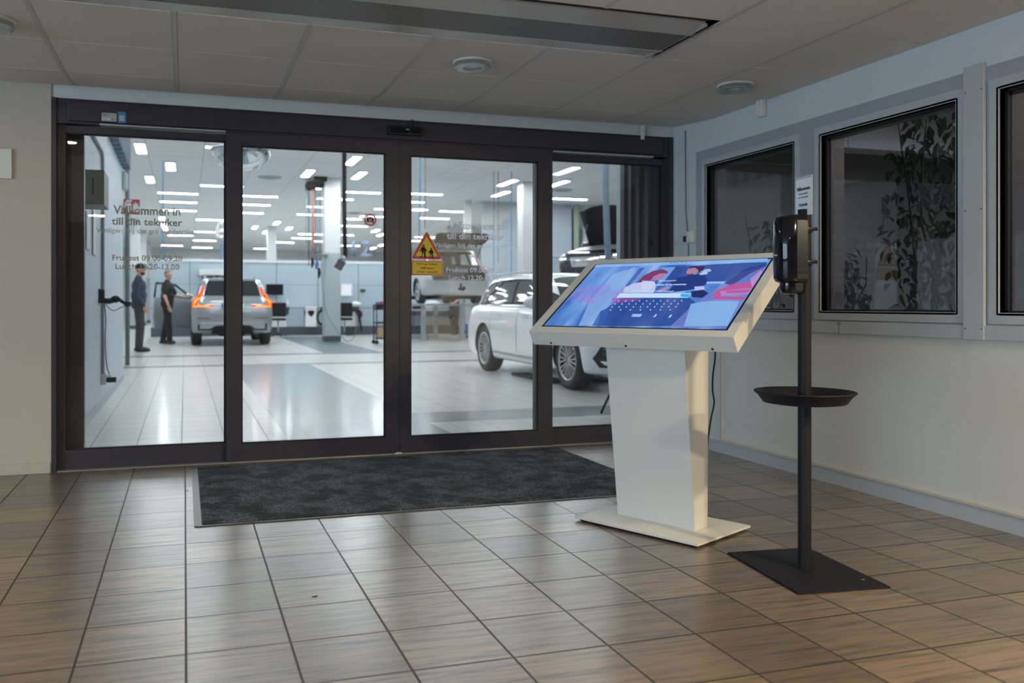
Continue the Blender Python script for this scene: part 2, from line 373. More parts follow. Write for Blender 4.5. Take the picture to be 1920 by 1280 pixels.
D2, iD2, yD2 = leaf('door', 1.3865, 2.510, 1.463, 2.400, .0, .04, .006, 2.108, .113, 2.024, 'door_2')
mb = MB()
mb.box(-.770, -.745, 0, .12, 0, 2.262); mb.box(3.46, 3.491, 0, .12, 0, 2.262); mb.box(-.745, 3.46, .046, .12, 0, .012)
mb.box(-.745, 3.46, 0.012, .13, 2.112, 2.262)
mb.box(-.68, 3.40, -.012, .012, 2.125, 2.243, bev=.004)
# posts of the outer portal, seen through the side lights
mb.box(-.72, -.605, .16, .22, 0, 2.3); mb.box(2.44, 2.475, .12, .2, 0, 2.1)
for a, b in [(3.19, 3.225), (3.25, 3.28), (3.335, 3.36)]: mb.box(a, b, .2, .26, 0, 2.2)
mb.box(3.41, 3.46, .12, .26, 0, 2.2)
struct(obj('trim_5', mb, 'dframe', smooth=False))
mb = MB()
mb.box(3.285, 3.335, .23, .25, 0, 2.2); mb.box(3.36, 3.41, .23, .25, 0, 2.2)
struct(obj('trim_6', mb, 'seam'))
mb = MB(); mb.box(-.500, .246, -.006, .05, 2.1085, 2.1175); mb.box(2.514, 3.323, -.006, .05, 2.100, 2.110)
struct(obj('trim_7', mb, 'strip'))
mb = MB(); mb.box(-.74, 3.45, .0, .045, 0, .005); struct(obj('trim_8', mb, 'steel'))
def attach(o, e, inv): o.parent = e; o.matrix_parent_inverse = inv; return o
def line(e, inv, ym, body, pa, pb, base, m, bold=0, h=None):
    a = atY(*pa, 0); b = atY(*pb, 0); wd = b.x-a.x
    attach(textmesh('lettering', body, frameY((a.x+b.x)/2, ym-.0045, base), m, w=wd, h=h, bold=bold), e, inv)
# left side light (grey film), right leaf (frosted film)
line(W1, iW1, yW1, 'V\u00e4lkommen in', (211, 398), (338, 398), 1.573, 'greylet', .022, .055)
line(W1, iW1, yW1, 'till din tekniker', (208, 418), (342, 418), 1.507, 'greylet', .022, .046)
line(W1, iW1, yW1, 'V\u00e4nligen f\u00f6lj det gr\u00e5 kundstr\u00e5ket', (178, 432), (370, 435), 1.447, 'greylet', 0, .042)
line(W1, iW1, yW1, 'Frukost 09.00-09.20', (209, 488), (342, 488), 1.285, 'greylet', .018, .036)
line(W1, iW1, yW1, 'Lunch 12.20-13.00', (215, 504), (336, 504), 1.231, 'greylet', .018, .036)
line(D2, iD2, yD2, 'V\u00e4lkommen in', (842, 425), (945, 425), 1.533, 'frost', .022, .052)
line(D2, iD2, yD2, 'till din tekniker', (839, 446), (947, 446), 1.462, 'frost', .022, .045)
line(D2, iD2, yD2, 'V\u00e4nligen f\u00f6lj det gr\u00e5 kundstr\u00e5ket', (815, 461), (970, 461), 1.398, 'frost', 0, .038)
line(D2, iD2, yD2, 'Frukost 09.00-09.20', (838, 510), (945, 510), 1.233, 'frost', .018, .034)
line(D2, iD2, yD2, 'Lunch 12.20-13.00', (843, 524), (937, 524), 1.180, 'frost', .018, .034)
def flat(name, pts, y, m, t=.0008): # pts in (x,z) on a plane facing -Y
    mb = MB(); mb.prism([(p[0], y, p[1]) for p in pts], (0, -t, 0)); return obj(name, mb, m)
def circ(cx, cy, r, n=24, a0=0, a1=2*PI): return [(cx+r*math.cos(a0+(a1-a0)*k/n), cy+r*math.sin(a0+(a1-a0)*k/n)) for k in range(n)]
def ring(name, cx, cz_, r0, r1, y, m, n=32):
    mb = MB(); t = .0008
    for k in range(n):
        a, b = 2*PI*k/n, 2*PI*(k+1)/n
        mb.prism([(cx+r*math.cos(q), y, cz_+r*math.sin(q)) for r, q in ((r0, a), (r1, a), (r1, b), (r0, b))], (0, -t, 0))
    return obj(name, mb, m)
# warning sticker (children) with its text plate, children of the right door leaf
sg = empty('warning_sticker', (1.58, 0, 1.39)); y = yD2-.004
def rtri(cx, cz_, s, r=.014):
    pts = []
    R_ = s/math.sqrt(3)
    for k, a in enumerate((90, 210, 330)):
        a = math.radians(a); vx, vz = cx+(R_-2*r)*math.cos(a), cz_+(R_-2*r)*math.sin(a)
        for t in range(-4, 5): b = a+math.radians(60)*t/4; pts.append((vx+r*math.cos(b), vz+r*math.sin(b)))
    return pts
par = []
par.append(flat('sticker_backing', rtri(1.580, 1.386, .232, .012), y, 'white2'))
par.append(flat('sign_border', rtri(1.580, 1.386, .222, .012), y-.001, 'red'))
par.append(flat('sign_face', rtri(1.580, 1.386, .160, .006), y-.002, 'yellow'))
def kid(cx, cz_, s):
    mb = MB(); yy = y-.003
    def P_(pts): mb.prism([(cx+p[0]*s, yy, cz_+p[1]*s) for p in pts], (0, -.0006, 0))
    P_(circ(0, .62, .085, 14)); P_([(-.13, .52), (.12, .52), (.15, .2), (-.14, .2)]); P_([(-.13, .5), (-.30, .22), (-.24, .18), (-.08, .40)])
    P_([(.10, .5), (.27, .26), (.22, .21), (.05, .38)]); P_([(-.13, .21), (.01, .21), (-.12, -.1), (-.30, -.16), (-.29, -.22), (-.06, -.18)])
    P_([(0, .21), (.15, .21), (.16, -.16), (.24, -.18), (.22, -.23), (.06, -.22)]); return mb
par.append(obj('child_figure', kid(1.557, 1.352, .098), 'ink')); par.append(obj('child_figure', kid(1.612, 1.346, .076), 'ink'))
def rrect(x0, x1, z0, z1): return [(x0, z0), (x1, z0), (x1, z1), (x0, z1)]
par.append(flat('plate_backing', rrect(1.468, 1.698, 1.208, 1.312), y, 'white2')); par.append(flat('plate_border', rrect(1.472, 1.694, 1.212, 1.308), y-.001, 'red')); par.append(flat('plate_face', rrect(1.478, 1.688, 1.218, 1.302), y-.002, 'yellow'))
for k, tx in enumerate(['Varning insl\u00e4pp!', 'H\u00e5ll barn', 'under uppsikt']):
    par.append(textmesh('plate_text', tx, frameY(1.583, y-.003, 1.280-.027*k), 'ink', w=(.15, .095, .15)[k], h=.014, bold=.01))
for p in par: attach(p, sg, Matrix.Translation(-sg.location))
sg.location = sg.location
attach(sg, D2, iD2)
nc = empty('no_photography_sticker', (1.187, 0, 1.58)); y = yD1-.004; par = []
par.append(flat('sticker_backing', rrect(1.145, 1.229, 1.535, 1.622), y, mat('clear sticker film', (.75, .76, .78), .3, alpha=.45)))
par.append(ring('prohibition_ring', 1.187, 1.579, .032, .040, y-.001, 'red'))
par.append(flat('camera_symbol', [(1.163, 1.563), (1.211, 1.563), (1.211, 1.592), (1.199, 1.592), (1.194, 1.599), (1.180, 1.599), (1.175, 1.592), (1.163, 1.592)], y-.001, 'ink'))
par.append(ring('camera_symbol', 1.187, 1.577, .006, .010, y-.002, 'white2', 16))
par.append(flat('prohibition_bar', [(1.160, 1.600), (1.166, 1.606), (1.214, 1.558), (1.208, 1.552)], y-.003, 'red'))
for p in par: attach(p, nc, Matrix.Translation(-nc.location))
attach(nc, D1, iD1)

# header items
sn = empty('motion_sensor', (1.416, -.012, 2.178)); tag(sn, 'flat black motion sensor box on the header above the sliding doors', 'sensor')
mb = MB(); mb.box(-.118, .118, -.045, 0, -.028, .03, bev=.006); obj('sensor_housing', mb, 'black', sn, smooth=True)
mb = MB(); mb.box(-.105, .02, -.047, -.044, -.02, .012); mb.box(.03, .1, -.047, -.044, -.02, .012); obj('sensor_window', mb, 'gblack', sn)
mb = MB(); mb.box(.0, .02, -.048, -.047, .004, .010); obj('sensor_mark', mb, 'alu2', sn)
mb = MB(); mb.tube([(.02, -.004, .03), (.03, -.006, .065), (.05, -.006, .085), (.062, -.006, .075), (.06, -.004, .04), (.06, -.002, .085)], .003, 8); obj('sensor_cable', mb, 'black', sn)
lb = empty('maintenance_label', (-.445, -.0125, 2.158)); tag(lb, 'small grey printed label with a white field on the dark door header', 'label')
mb = MB(); mb.box(-.043, .043, -.001, 0, -.025, .025); obj('label_backing', mb, 'alu2', lb)
mb = MB(); mb.box(-.041, .008, -.0016, -.001, -.019, -.006); obj('label_field', mb, 'white2', lb)
for k, (tx, x, z, ww) in enumerate([('KONTROLL', -.02, .012, .035), ('D\u00d6RR', -.024, .003, .024), ('SERVICE', -.018, -.016, .036), ('08-1-2', .026, -.016, .026)]):
    textmesh('label_text', tx, Matrix.Translation((x, -.0018, z)) @ frameY(0, 0, 0), 'ink', lb, w=ww, h=.006)
lb = empty('blue_label', (-.372, -.0125, 2.160)); tag(lb, 'small upright blue label with a pale square beside the grey header label', 'label')
mb = MB(); mb.box(-.022, .022, -.001, 0, -.034, .034); obj('label_backing', mb, mat('blue label', (.06, .25, .60), .5), lb)
mb = MB(); mb.box(-.015, .015, -.0016, -.001, -.022, .012); obj('label_field', mb, 'alu2', lb)
o = box('contact_strip', (3.212, 3.239, -.02, -.012, 2.228, 2.33), 'white'); tag(o, 'small upright white contact strip at the right end of the header', 'sensor')
# detector and socket on right wall
dt = empty('wall_detector', (XR, -1.046, 2.25)); tag(dt, 'white alarm detector high on the right wall under the ceiling', 'detector')
mb = MB(); mb.box(-.045, 0, -.03, .03, -.055, .055, bev=.01); obj('detector_housing', mb, 'white', dt, smooth=True)
mb = MB(); mb.box(-.0465, -.044, -.02, .02, -.05, -.01, bev=.001); obj('detector_lens', mb, 'frost', dt)
mb = MB(); mb.cyl((-.047, -.012, .035), (-.044, -.012, .035), .003, seg=8); mb.cyl((-.047, -.012, .02), (-.044, -.012, .02), .003, seg=8); obj('detector_hole', mb, 'gap', dt)
sk = empty('wall_switch', (XR, -.245, 1.497)); tag(sk, 'white surface switch box on the right wall by the corner', 'switch')
mb = MB(); mb.box(-.03, 0, -.04, .04, -.042, .042, bev=.004); obj('switch_box', mb, 'white', sk, smooth=True)
mb = MB(); mb.box(-.028, 0, .05, .085, -.03, .012, bev=.003); obj('connector', mb, 'black', sk)
mb = MB(); mb.box(-.033, -.029, -.022, .022, -.022, .022); obj('rocker', mb, 'white', sk)
o = box('wall_panel', (-1.4, -.984, -.02, 0, 1.757, 1.933), 'white', bev=.002); tag(o, 'white flat wall box at the left edge beside the doors', 'wall box')
mb = MB()
mb.box(-.02, .02, -.02, .0, 0, .001)
mb.bm.clear()

# ============================================================ CEILING FITTINGS
PF = bpy.data.materials.new('perforated steel'); N, L = nt(PF); p = N['Principled BSDF']; p.inputs['Metallic'].default_value = .3; p.inputs['Roughness'].default_value = .5
t = N.new('ShaderNodeTexCoord'); mp = N.new('ShaderNodeMapping'); mp.inputs['Rotation'].default_value = (0, 0, PI/4); mp.inputs['Scale'].default_value = (90, 90, 90)
v = N.new('ShaderNodeTexVoronoi'); v.voronoi_dimensions = '2D'; v.inputs['Randomness'].default_value = 0; v.inputs['Scale'].default_value = 1
L.new(t.outputs['Object'], mp.inputs[0]); L.new(mp.outputs[0], v.inputs['Vector']); r = N.new('ShaderNodeValToRGB'); L.new(v.outputs['Distance'], r.inputs[0])
r.color_ramp.elements[0].position = .36; r.color_ramp.elements[0].color = (.012, .012, .014, 1); r.color_ramp.elements[1].position = .42; r.color_ramp.elements[1].color = (.30, .29, .29, 1); L.new(r.outputs[0], p.inputs['Base Color'])
df = empty('air_diffuser', (0, -1.98, ZC)); tag(df, 'long ceiling air diffuser with perforated strip between smooth metal bands', 'air diffuser')
mb = MB(); x1 = 2.285
mb.prism([(-5, .28, .002), (-5, .13, -.018), (-5, .13, .0), (-5, .28, .02)], (x1+5, 0, 0)); mb.prism([(-5, -.26, .002), (-5, -.13, -.018), (-5, -.13, .0), (-5, -.26, .02)], (x1+5, 0, 0))
mb.box(x1-.012, x1, -.26, .28, -.012, .03)
obj('diffuser_frame', mb, mat('satin metal band', (.50, .50, .50), .3, metal=.35, noise=.05, nscale=3), df)
mb = MB(); mb.box(-5, x1-.012, -.132, .132, -.015, -.010); obj('perforated_strip', mb, PF, df)
mb = MB(); mb.box(-5, x1, -.31, -.262, .01, .02); obj('shadow_gap', mb, 'gap', df)
def downlight(x, y, label):
    e = empty('ceiling_light', (x, y, ZC)); tag(e, label, 'ceiling light', 'round downlights with glass rings')
    mb = MB(); mb.lathe([(.062, 0), (.102, 0), (.105, -.004), (.100, -.010), (.066, -.012), (.062, -.006), (.062, 0)], seg=40); obj('lamp_rim', mb, 'white', e, smooth=True)
    mb = MB(); mb.lathe([(0, .045), (.04, .04), (.06, .0)], seg=32); obj('lamp_reflector', mb, 'chrome', e, normals=False)
    mb = MB(); mb.lathe([(.05, -.028), (.098, -.028), (.098, -.034), (.05, -.034), (.05, -.028)], seg=40); obj('glass_ring', mb, mat('green edged glass', (.28, .38, .38), .08, spec=.8, alpha=.75), e, smooth=True)
    for k in range(3):
        mb = MB(); a = 2*PI*k/3-PI/2+.1; mb.cyl((.088*math.cos(a), .088*math.sin(a), -.008), (.088*math.cos(a), .088*math.sin(a), -.044), .005, seg=10); obj('standoff', mb, 'steel', e)
    mb = MB(); mb.lathe([(0, .018), (.03, .02), (.045, .03), (0, .035)], seg=24); obj('lamp_bulb', mb, 'frost', e)
    return e
downlight(1.455, -1.334, 'unlit round downlight with glass ring above the doors, left of the two')
downlight(3.081, -1.335, 'unlit round downlight with glass ring near the right wall')
e = downlight(-.84, -1.34, 'round downlight at the left edge of the ceiling, glowing warm')
for c_ in e.children:
    if c_.name.startswith('lamp_bulb'): c_.data.materials[0] = emis('warm bulb', (1, .75, .3), 30)
area('ceiling_light_lamp', (-.84, -1.34, ZC-.05), .09, 5, WARM)

# ============================================================ MAT
mt = empty('door_mat', (1.27, -.84, 0)); tag(mt, 'large dark grey entrance mat lying before the sliding doors', 'door mat')
def mat_outline(x0, x1, y0, y1, r):
    pts = []
    for cx, cy, a in [(x1-r, y0+r, -90), (x1-r, y1-r, 0), (x0+r, y1-r, 90), (x0+r, y0+r, 180)]:
        for k in range(6): b = math.radians(a+90*k/5); pts.append((cx+r*math.cos(b), cy+r*math.sin(b)))
    return pts
pl = mat_outline(-1.232, 1.25, -.745, .735, .02)
pl = [(x, y, 0.0005) for x, y in pl]
mb = MB(); mb.prism(pl, (0, 0, .004)); obj('rubber_border', mb, mat('mat rubber', (.055, .065, .075), .4), mt)
MP = bpy.data.materials.new('mat pile'); N, L = nt(MP); p = N['Principled BSDF']; p.inputs['Roughness'].default_value = .95
t = N.new('ShaderNodeTexCoord'); n1 = N.new('ShaderNodeTexNoise'); n1.inputs['Scale'].default_value = 170; n1.inputs['Detail'].default_value = 2; L.new(t.outputs['Object'], n1.inputs['Vector'])
n2 = N.new('ShaderNodeTexNoise'); n2.inputs['Scale'].default_value = 5; n2.inputs['Detail'].default_value = 6; n2.inputs['Roughness'].default_value = .65; L.new(t.outputs['Object'], n2.inputs['Vector'])
r1 = N.new('ShaderNodeValToRGB'); r1.color_ramp.elements[0].position = .42; r1.color_ramp.elements[1].position = .66; r1.color_ramp.elements[0].color = (.006, .008, .013, 1); r1.color_ramp.elements[1].color = (.17, .21, .27, 1); L.new(n1.outputs[0], r1.inputs[0])
r2 = N.new('ShaderNodeValToRGB'); r2.color_ramp.elements[0].position = .42; r2.color_ramp.elements[1].position = .58; r2.color_ramp.elements[0].color = (.16, .16, .19, 1); r2.color_ramp.elements[1].color = (1, 1, 1, 1); L.new(n2.outputs[0], r2.inputs[0])
mx = N.new('ShaderNodeMix'); mx.data_type = 'RGBA'; mx.blend_type = 'MULTIPLY'; mx.inputs[0].default_value = 1; L.new(r1.outputs[0], mx.inputs[6]); L.new(r2.outputs[0], mx.inputs[7]); L.new(mx.outputs[2], p.inputs['Base Color'])
bp = N.new('ShaderNodeBump'); bp.inputs['Strength'].default_value = .8; bp.inputs['Distance'].default_value = .004; L.new(n1.outputs[0], bp.inputs['Height']); L.new(bp.outputs[0], p.inputs['Normal'])
mb = MB()
# pile as a fine grid with small height noise
nx, ny = 180, 100; X0, X1, Y0, Y1 = -1.198, 1.235, -.730, .720
gv = [[mb.bm.verts.new((X0+(X1-X0)*i/nx, Y0+(Y1-Y0)*j/ny, .009+random.uniform(-.0012, .0012) if 0 < i < nx and 0 < j < ny else .0045)) for i in range(nx+1)] for j in range(ny+1)]
for j in range(ny):
    for i in range(nx): mb.bm.faces.new((gv[j][i], gv[j][i+1], gv[j+1][i+1], gv[j+1][i]))
obj('mat_pile', mb, MP, mt)
# scraps on the floor
for k, (px, py, s) in enumerate([(590, 1118, .010), (352, 920, .006)]):
    q = atZ(px, py); mb = MB(); mb.prism([(-s, -s*.3, 0), (s*.3, -s*.5, 0), (s, s*.2, 0), (s*.2, s*.4, 0)], (0, 0, .002)); o = obj('dirt_scrap', mb, 'ink'); o.location = (q.x, q.y, .0002)
    tag(o, ['tiny dark scrap of dirt on the open tile floor', 'tiny dark scrap of dirt beside the left mat edge'][k], 'scrap')

mb = MB(); mb.ell((0, 0, .008), (.016, .008, .008)); mb.ell((.018, .002, .007), (.010, .007, .007)); mb.ell((-.016, -.002, .006), (.009, .007, .006)); o = obj('paper_scrap', mb, 'white2', smooth=True); o.location = (1.372, -.016, .0005)
tag(o, 'small crumpled white scrap on the floor where the two door leaves meet', 'scrap')
# ============================================================ KIOSK
KC = Vector((2.0865, -2.166, 0)); ka = .5213; kd, kW, kz, kL, kth = .3358, 1.007, .8855, .638, .5902
kio = empty('information_kiosk', KC); tag(kio, 'white information kiosk with a tilted touch screen on a tapered column', 'information kiosk')
n0 = Vector((-.8996, -.4367, 0)); w0 = Vector((.4367, -.8996, 0))
def KB(a, b, z): return w0*a + n0*b + Vector((0, 0, z))      # base frame (local to kiosk)
mb = MB(); mb.prism([KB(-.323, .222, .010), KB(.323, .222, .010), KB(.323, -.222, .010), KB(-.323, -.222, .010)], (0, 0, .010)); obj('base_plate', mb, 'offwhite', kio)
for a, b in [(-.29, .19), (.29, .19), (.29, -.19), (-.29, -.19)]: mb = MB(); q = KB(a, b, 0); mb.lathe([(0, 0), (.018, 0), (.018, .010), (0, .010)], Matrix.Translation(q), 16); obj('foot_pad', mb, 'black', kio)
mb = MB(); hw = .205
b4 = [KB(-hw, .048, .020), KB(hw, .048, .020), KB(hw, -.060, .020), KB(-hw, -.060, .020)]; tz = .90
t4 = [KB(-hw-.004, .145, tz), KB(hw+.004, .145, tz), KB(hw+.004, -.060, tz), KB(-hw-.004, -.060, tz)]
A = [mb.bm.verts.new(p) for p in b4]; B = [mb.bm.verts.new(p) for p in t4]
mb.bm.faces.new(A[::-1]); mb.bm.faces.new(B)
for i in range(4): mb.bm.faces.new((A[i], A[(i+1) % 4], B[(i+1) % 4], B[i]))
bmesh.ops.bevel(mb.bm, geom=mb.bm.edges[:], offset=.0015, segments=2, affect='EDGES')
obj('kiosk_column', mb, 'offwhite', kio)
n1 = Vector((-math.cos(ka), -math.sin(ka), 0)); w1 = Vector((math.sin(ka), -math.cos(ka), 0)); Z = Vector((0, 0, 1))
bk = -n1*math.cos(kth)+Z*math.sin(kth); nr = n1*math.sin(kth)+Z*math.cos(kth)
HO = n1*kd + Z*kz      # middle of the lower front edge, local
HM = Matrix((( w1.x, bk.x, nr.x, HO.x), (w1.y, bk.y, nr.y, HO.y), (w1.z, bk.z, nr.z, HO.z), (0, 0, 0, 1)))
gx, gy0, gy1 = .462, .043, .603
mb = MB(); hw = kW/2; fr = .008
# housing: frame ring + back
mb.box(-hw, hw, 0, kL, -.075, -.012)
for q in [(-hw, -gx, 0, kL), (gx, hw, 0, kL), (-gx, gx, 0, gy0), (-gx, gx, gy1, kL)]: mb.box(q[0], q[1], q[2], q[3], -.012, 0)
bmesh.ops.transform(mb.bm, matrix=HM, verts=mb.bm.verts); obj('screen_housing', mb, 'offwhite', kio)
mb = MB(); mb.box(-gx, gx, gy0, gy1, -.0115, -.004); bmesh.ops.transform(mb.bm, matrix=HM, verts=mb.bm.verts); obj('screen_bezel', mb, 'gblack', kio)
for a in (-.40, 0, .40): mb = MB(); mb.lathe([(0, .003), (.005, .002), (.006, 0)], HM @ Matrix.Translation((a, 0, -.063)) @ Matrix.Rotation(PI/2, 4, 'X'), 12); obj('screw', mb, 'black', kio)
# picture on the screen: flat emitting shapes layered by tenths of a millimetre
def SP(x, y):
    d = ray(x, y); o_ = KC+HO; t_ = ((o_-CC).dot(nr))/d.dot(nr); q = CC+d*t_-o_; return (q.dot(w1), q.dot(bk))
def spx(x, y): # coordinates in the crop 1920x922 of region 980..1480 / 460..700
    return SP(980+x/3.84, 460+y/3.84)
sx, sy0, sy1 = .450, .056, .592
SG = bpy.data.materials.new('screen backdrop'); N, L = nt(SG); N.clear()
out = N.new('ShaderNodeOutputMaterial'); em = N.new('ShaderNodeEmission'); L.new(em.outputs[0], out.inputs[0]); em.inputs[1].default_value = 1
t = N.new('ShaderNodeUVMap'); mp = N.new('ShaderNodeMapping'); mp.inputs['Rotation'].default_value = (0, 0, .75); mp.inputs['Scale'].default_value = (2.2, .5, 1); L.new(t.outputs[0], mp.inputs[0])
n = N.new('ShaderNodeTexNoise'); n.inputs['Scale'].default_value = 2.4; n.inputs['Detail'].default_value = 2; L.new(mp.outputs[0], n.inputs['Vector'])
r = N.new('ShaderNodeValToRGB'); L.new(n.outputs[0], r.inputs[0]); ee = r.color_ramp.elements
ee[0].position = .36; ee[0].color = (.045, .13, .48, 1); ee[1].position = .66; ee[1].color = (.30, .46, .80, 1); q = ee.new(.5); q.color = (.11, .27, .66, 1); L.new(r.outputs[0], em.inputs[0])
def clampS(p): return (max(-sx, min(sx, p[0])), max(sy0, min(sy1, p[1])))
SCM = {}
def scm(col, s=1, a=1):
    k = (col, s, a)
    if k not in SCM:
        m = bpy.data.materials.new('screen colour'); N, L = nt(m); N.clear(); o_ = N.new('ShaderNodeOutputMaterial'); e_ = N.new('ShaderNodeEmission'); e_.inputs[0].default_value = (*col, 1); e_.inputs[1].default_value = s
        if a < 1:
            tr = N.new('ShaderNodeBsdfTransparent'); x = N.new('ShaderNodeMixShader'); x.inputs[0].default_value = a; L.new(tr.outputs[0], x.inputs[1]); L.new(e_.outputs[0], x.inputs[2]); L.new(x.outputs[0], o_.inputs[0])
        else: L.new(e_.outputs[0], o_.inputs[0])
        SCM[k] = m
    return SCM[k]
mb = MB(); smats = [SG]; zl = [-.0036]
uvl = mb.bm.loops.layers.uv.new('UVMap')
def S_(pts, col, a=1, raw=False, s=1):
    m = scm(col, s, a)
    if m not in smats: smats.append(m)
    zl[0] += .00012; P_ = [clampS(p if raw else spx(*p)) for p in pts]
    f = mb.bm.faces.new([mb.bm.verts.new((p[0], p[1], zl[0])) for p in P_]); f.material_index = smats.index(m)
f = mb.bm.faces.new([mb.bm.verts.new((x, y, zl[0])) for x, y in [(-sx, sy0), (sx, sy0), (sx, sy1), (-sx, sy1)]])
for l, uv in zip(f.loops, [(0, 0), (1.6, 0), (1.6, 1), (0, 1)]): l[uvl].uv = uv
f.material_index = 0
S_([(520, 148), (760, 148), (640, 300), (390, 330)], (.16, .34, .74), .5)
S_([(650, 200), (820, 150), (520, 560), (400, 575), (480, 400)], (.32, .50, .84), .6)
S_([(880, 155), (840, 157), (735, 290), (760, 292)], (.03, .10, .40), .8)
S_([(400, 300), (640, 268), (600, 340), (500, 385), (340, 400), (350, 340)], (.30, .20, .68), .4)
S_([(400, 385), (530, 385), (505, 415), (470, 412)], (.50, .10, .50), .4)
S_([(640, 330), (760, 285), (740, 360), (640, 410)], (.34, .22, .70), .4)
S_([(1090, 150), (1765, 110), (1765, 215), (1600, 270), (1300, 262), (1010, 245)], (.03, .07, .30), .9)           # dark back wall
S_([(1000, 155), (1100, 152), (1030, 240), (960, 300)], (.22, .42, .82), .7)
S_([(1280, 172), (1345, 165), (1360, 180), (1290, 200)], (.45, .62, .95), .8); S_([(1270, 195), (1330, 190), (1330, 202), (1275, 212)], (.5, .66, .95), .8)
S_([(1320, 258), (1470, 255), (1460, 270), (1318, 272)], (.40, .58, .92), .8)
# woman: hair, face, blouse
S_([(820, 265), (870, 215), (940, 180), (1010, 168), (1045, 185), (1040, 200), (980, 205), (940, 225), (905, 262), (860, 275)], (.20, .05, .16))
S_([(940, 220), (985, 200), (1030, 198), (1022, 215), (990, 240), (950, 252), (930, 240)], (.45, .20, .36))
S_([(735, 300), (800, 270), (900, 255), (950, 262), (960, 300), (940, 340), (720, 338)], (.50, .56, .82))
S_([(860, 250), (950, 255), (940, 290), (900, 330), (850, 320)], (.60, .66, .9), .7)
# man: hair, face, shirt, arms
S_([(1190, 160), (1215, 146), (1270, 148), (1312, 145), (1300, 180), (1265, 185), (1225, 172)], (.05, .03, .10))
S_([(1190, 165), (1240, 158), (1265, 175), (1255, 200), (1215, 225), (1180, 215), (1178, 190)], (.42, .22, .34))
S_([(1180, 200), (1195, 205), (1225, 200), (1235, 215), (1210, 228), (1182, 222)], (.12, .05, .12))
S_([(1060, 260), (1120, 228), (1190, 215), (1250, 205), (1310, 215), (1330, 240), (1320, 275), (1290, 300), (1180, 322), (1080, 335), (1040, 330), (1080, 290)], (.02, .045, .22))
S_([(960, 325), (1050, 290), (1060, 305), (990, 335)], (.45, .25, .42))
S_([(1235, 295), (1305, 290), (1310, 315), (1240, 322)], (.45, .52, .85))
S_([(1210, 330), (1300, 318), (1340, 345), (1300, 375), (1220, 372)], (.02, .03, .14))
# lower dark bodywork, bonnet of the car
S_([(620, 440), (700, 380), (900, 350), (1200, 375), (1260, 420), (1150, 575), (700, 590), (540, 575), (560, 480)], (.025, .06, .28), .85)
S_([(640, 375), (870, 380), (800, 400), (650, 420)], (.36, .08, .40), .5)
S_([(500, 575), (560, 470), (640, 440), (600, 520), (560, 590)], (.04, .12, .42), .8)
S_([(1330, 350), (1550, 200), (1765, 140), (1765, 215), (1500, 600), (1050, 596), (1150, 500), (1230, 420)], (.17, .22, .60), .75)
S_([(1450, 270), (1600, 170), (1765, 128), (1765, 150), (1640, 200), (1500, 290)], (.03, .05, .22), .8)
S_([(1210, 420), (1330, 400), (1560, 400), (1560, 580), (1160, 582)], (.26, .50, .84), .75)
S_([(1390, 330), (1500, 280), (1610, 270), (1690, 240), (1690, 180), (1710, 180), (1725, 250), (1700, 300), (1560, 320), (1440, 335), (1420, 368), (1640, 368), (1600, 392), (1365, 385)], (.50, .10, .32))
S_([(1420, 330), (1560, 312), (1650, 305), (1630, 350), (1430, 358)], (.48, .22, .56), .9)
S_([(1470, 325), (1640, 315), (1620, 340), (1460, 345)], (.48, .09, .30), .8)
S_([(1640, 240), (1720, 175), (1740, 190), (1700, 290), (1650, 300)], (.52, .38, .72), .6)
# header, search bar, button, keyboard dots
S_([(520, 130), (1765, 92), (1765, 120), (500, 158)], (.28, .50, .86), .75)
S_([(700, 345), (1215, 345), (1190, 377), (672, 377)], (.55, .72, .93))
S_([(1140, 350), (1208, 350), (1190, 374), (1135, 370)], (.03, .45, .90))
S_([(780, 326), (1090, 328), (1090, 332), (778, 330)], (.55, .7, .95))
for r_, (y_, xa, xb, nn, ) in enumerate([(400, 690, 1145, 10), (424, 665, 1120, 10), (447, 645, 1105, 10), (470, 635, 1065, 7)]):
    for k in range(nn):
        x_ = xa+(xb-xa)*k/(nn-1); S_([(x_-6, y_+4), (x_-1, y_-5), (x_+7, y_-3), (x_+2, y_+5)], (.5, .66, .95), .9)
S_([(795, 500), (865, 500), (850, 522), (785, 520)], (.30, .48, .85)); S_([(960, 503), (970, 503), (955, 524), (942, 522)], (.5, .64, .95)); S_([(1070, 505), (1080, 508), (1062, 528), (1050, 526)], (.5, .64, .95))
bmesh.ops.transform(mb.bm, matrix=HM, verts=mb.bm.verts)
pic = obj('screen_picture', mb, smats, kio, normals=False)
for body, pa, pb, hh, m_ in [('V  O  L  V  O', (1060, 136), (1185, 130), .012, (.04, .08, .2)), ('Ska du p\u00e5 bes\u00f6k?', (985, 264), (1105, 264), .011, (.9, .95, 1)), ('Kontakta v\u00e5r servicetekniker', (950, 291), (1182, 291), .012, (.9, .95, 1))]:
    a = spx(*pa); b = spx(*pb)
    textmesh('screen_text', body, HM @ Matrix.Translation(((a[0]+b[0])/2, (a[1]+b[1])/2-.004, zl[0]+.0004)), scm(m_), kio, w=abs(b[0]-a[0]), h=hh, depth=.0002, bold=.01)
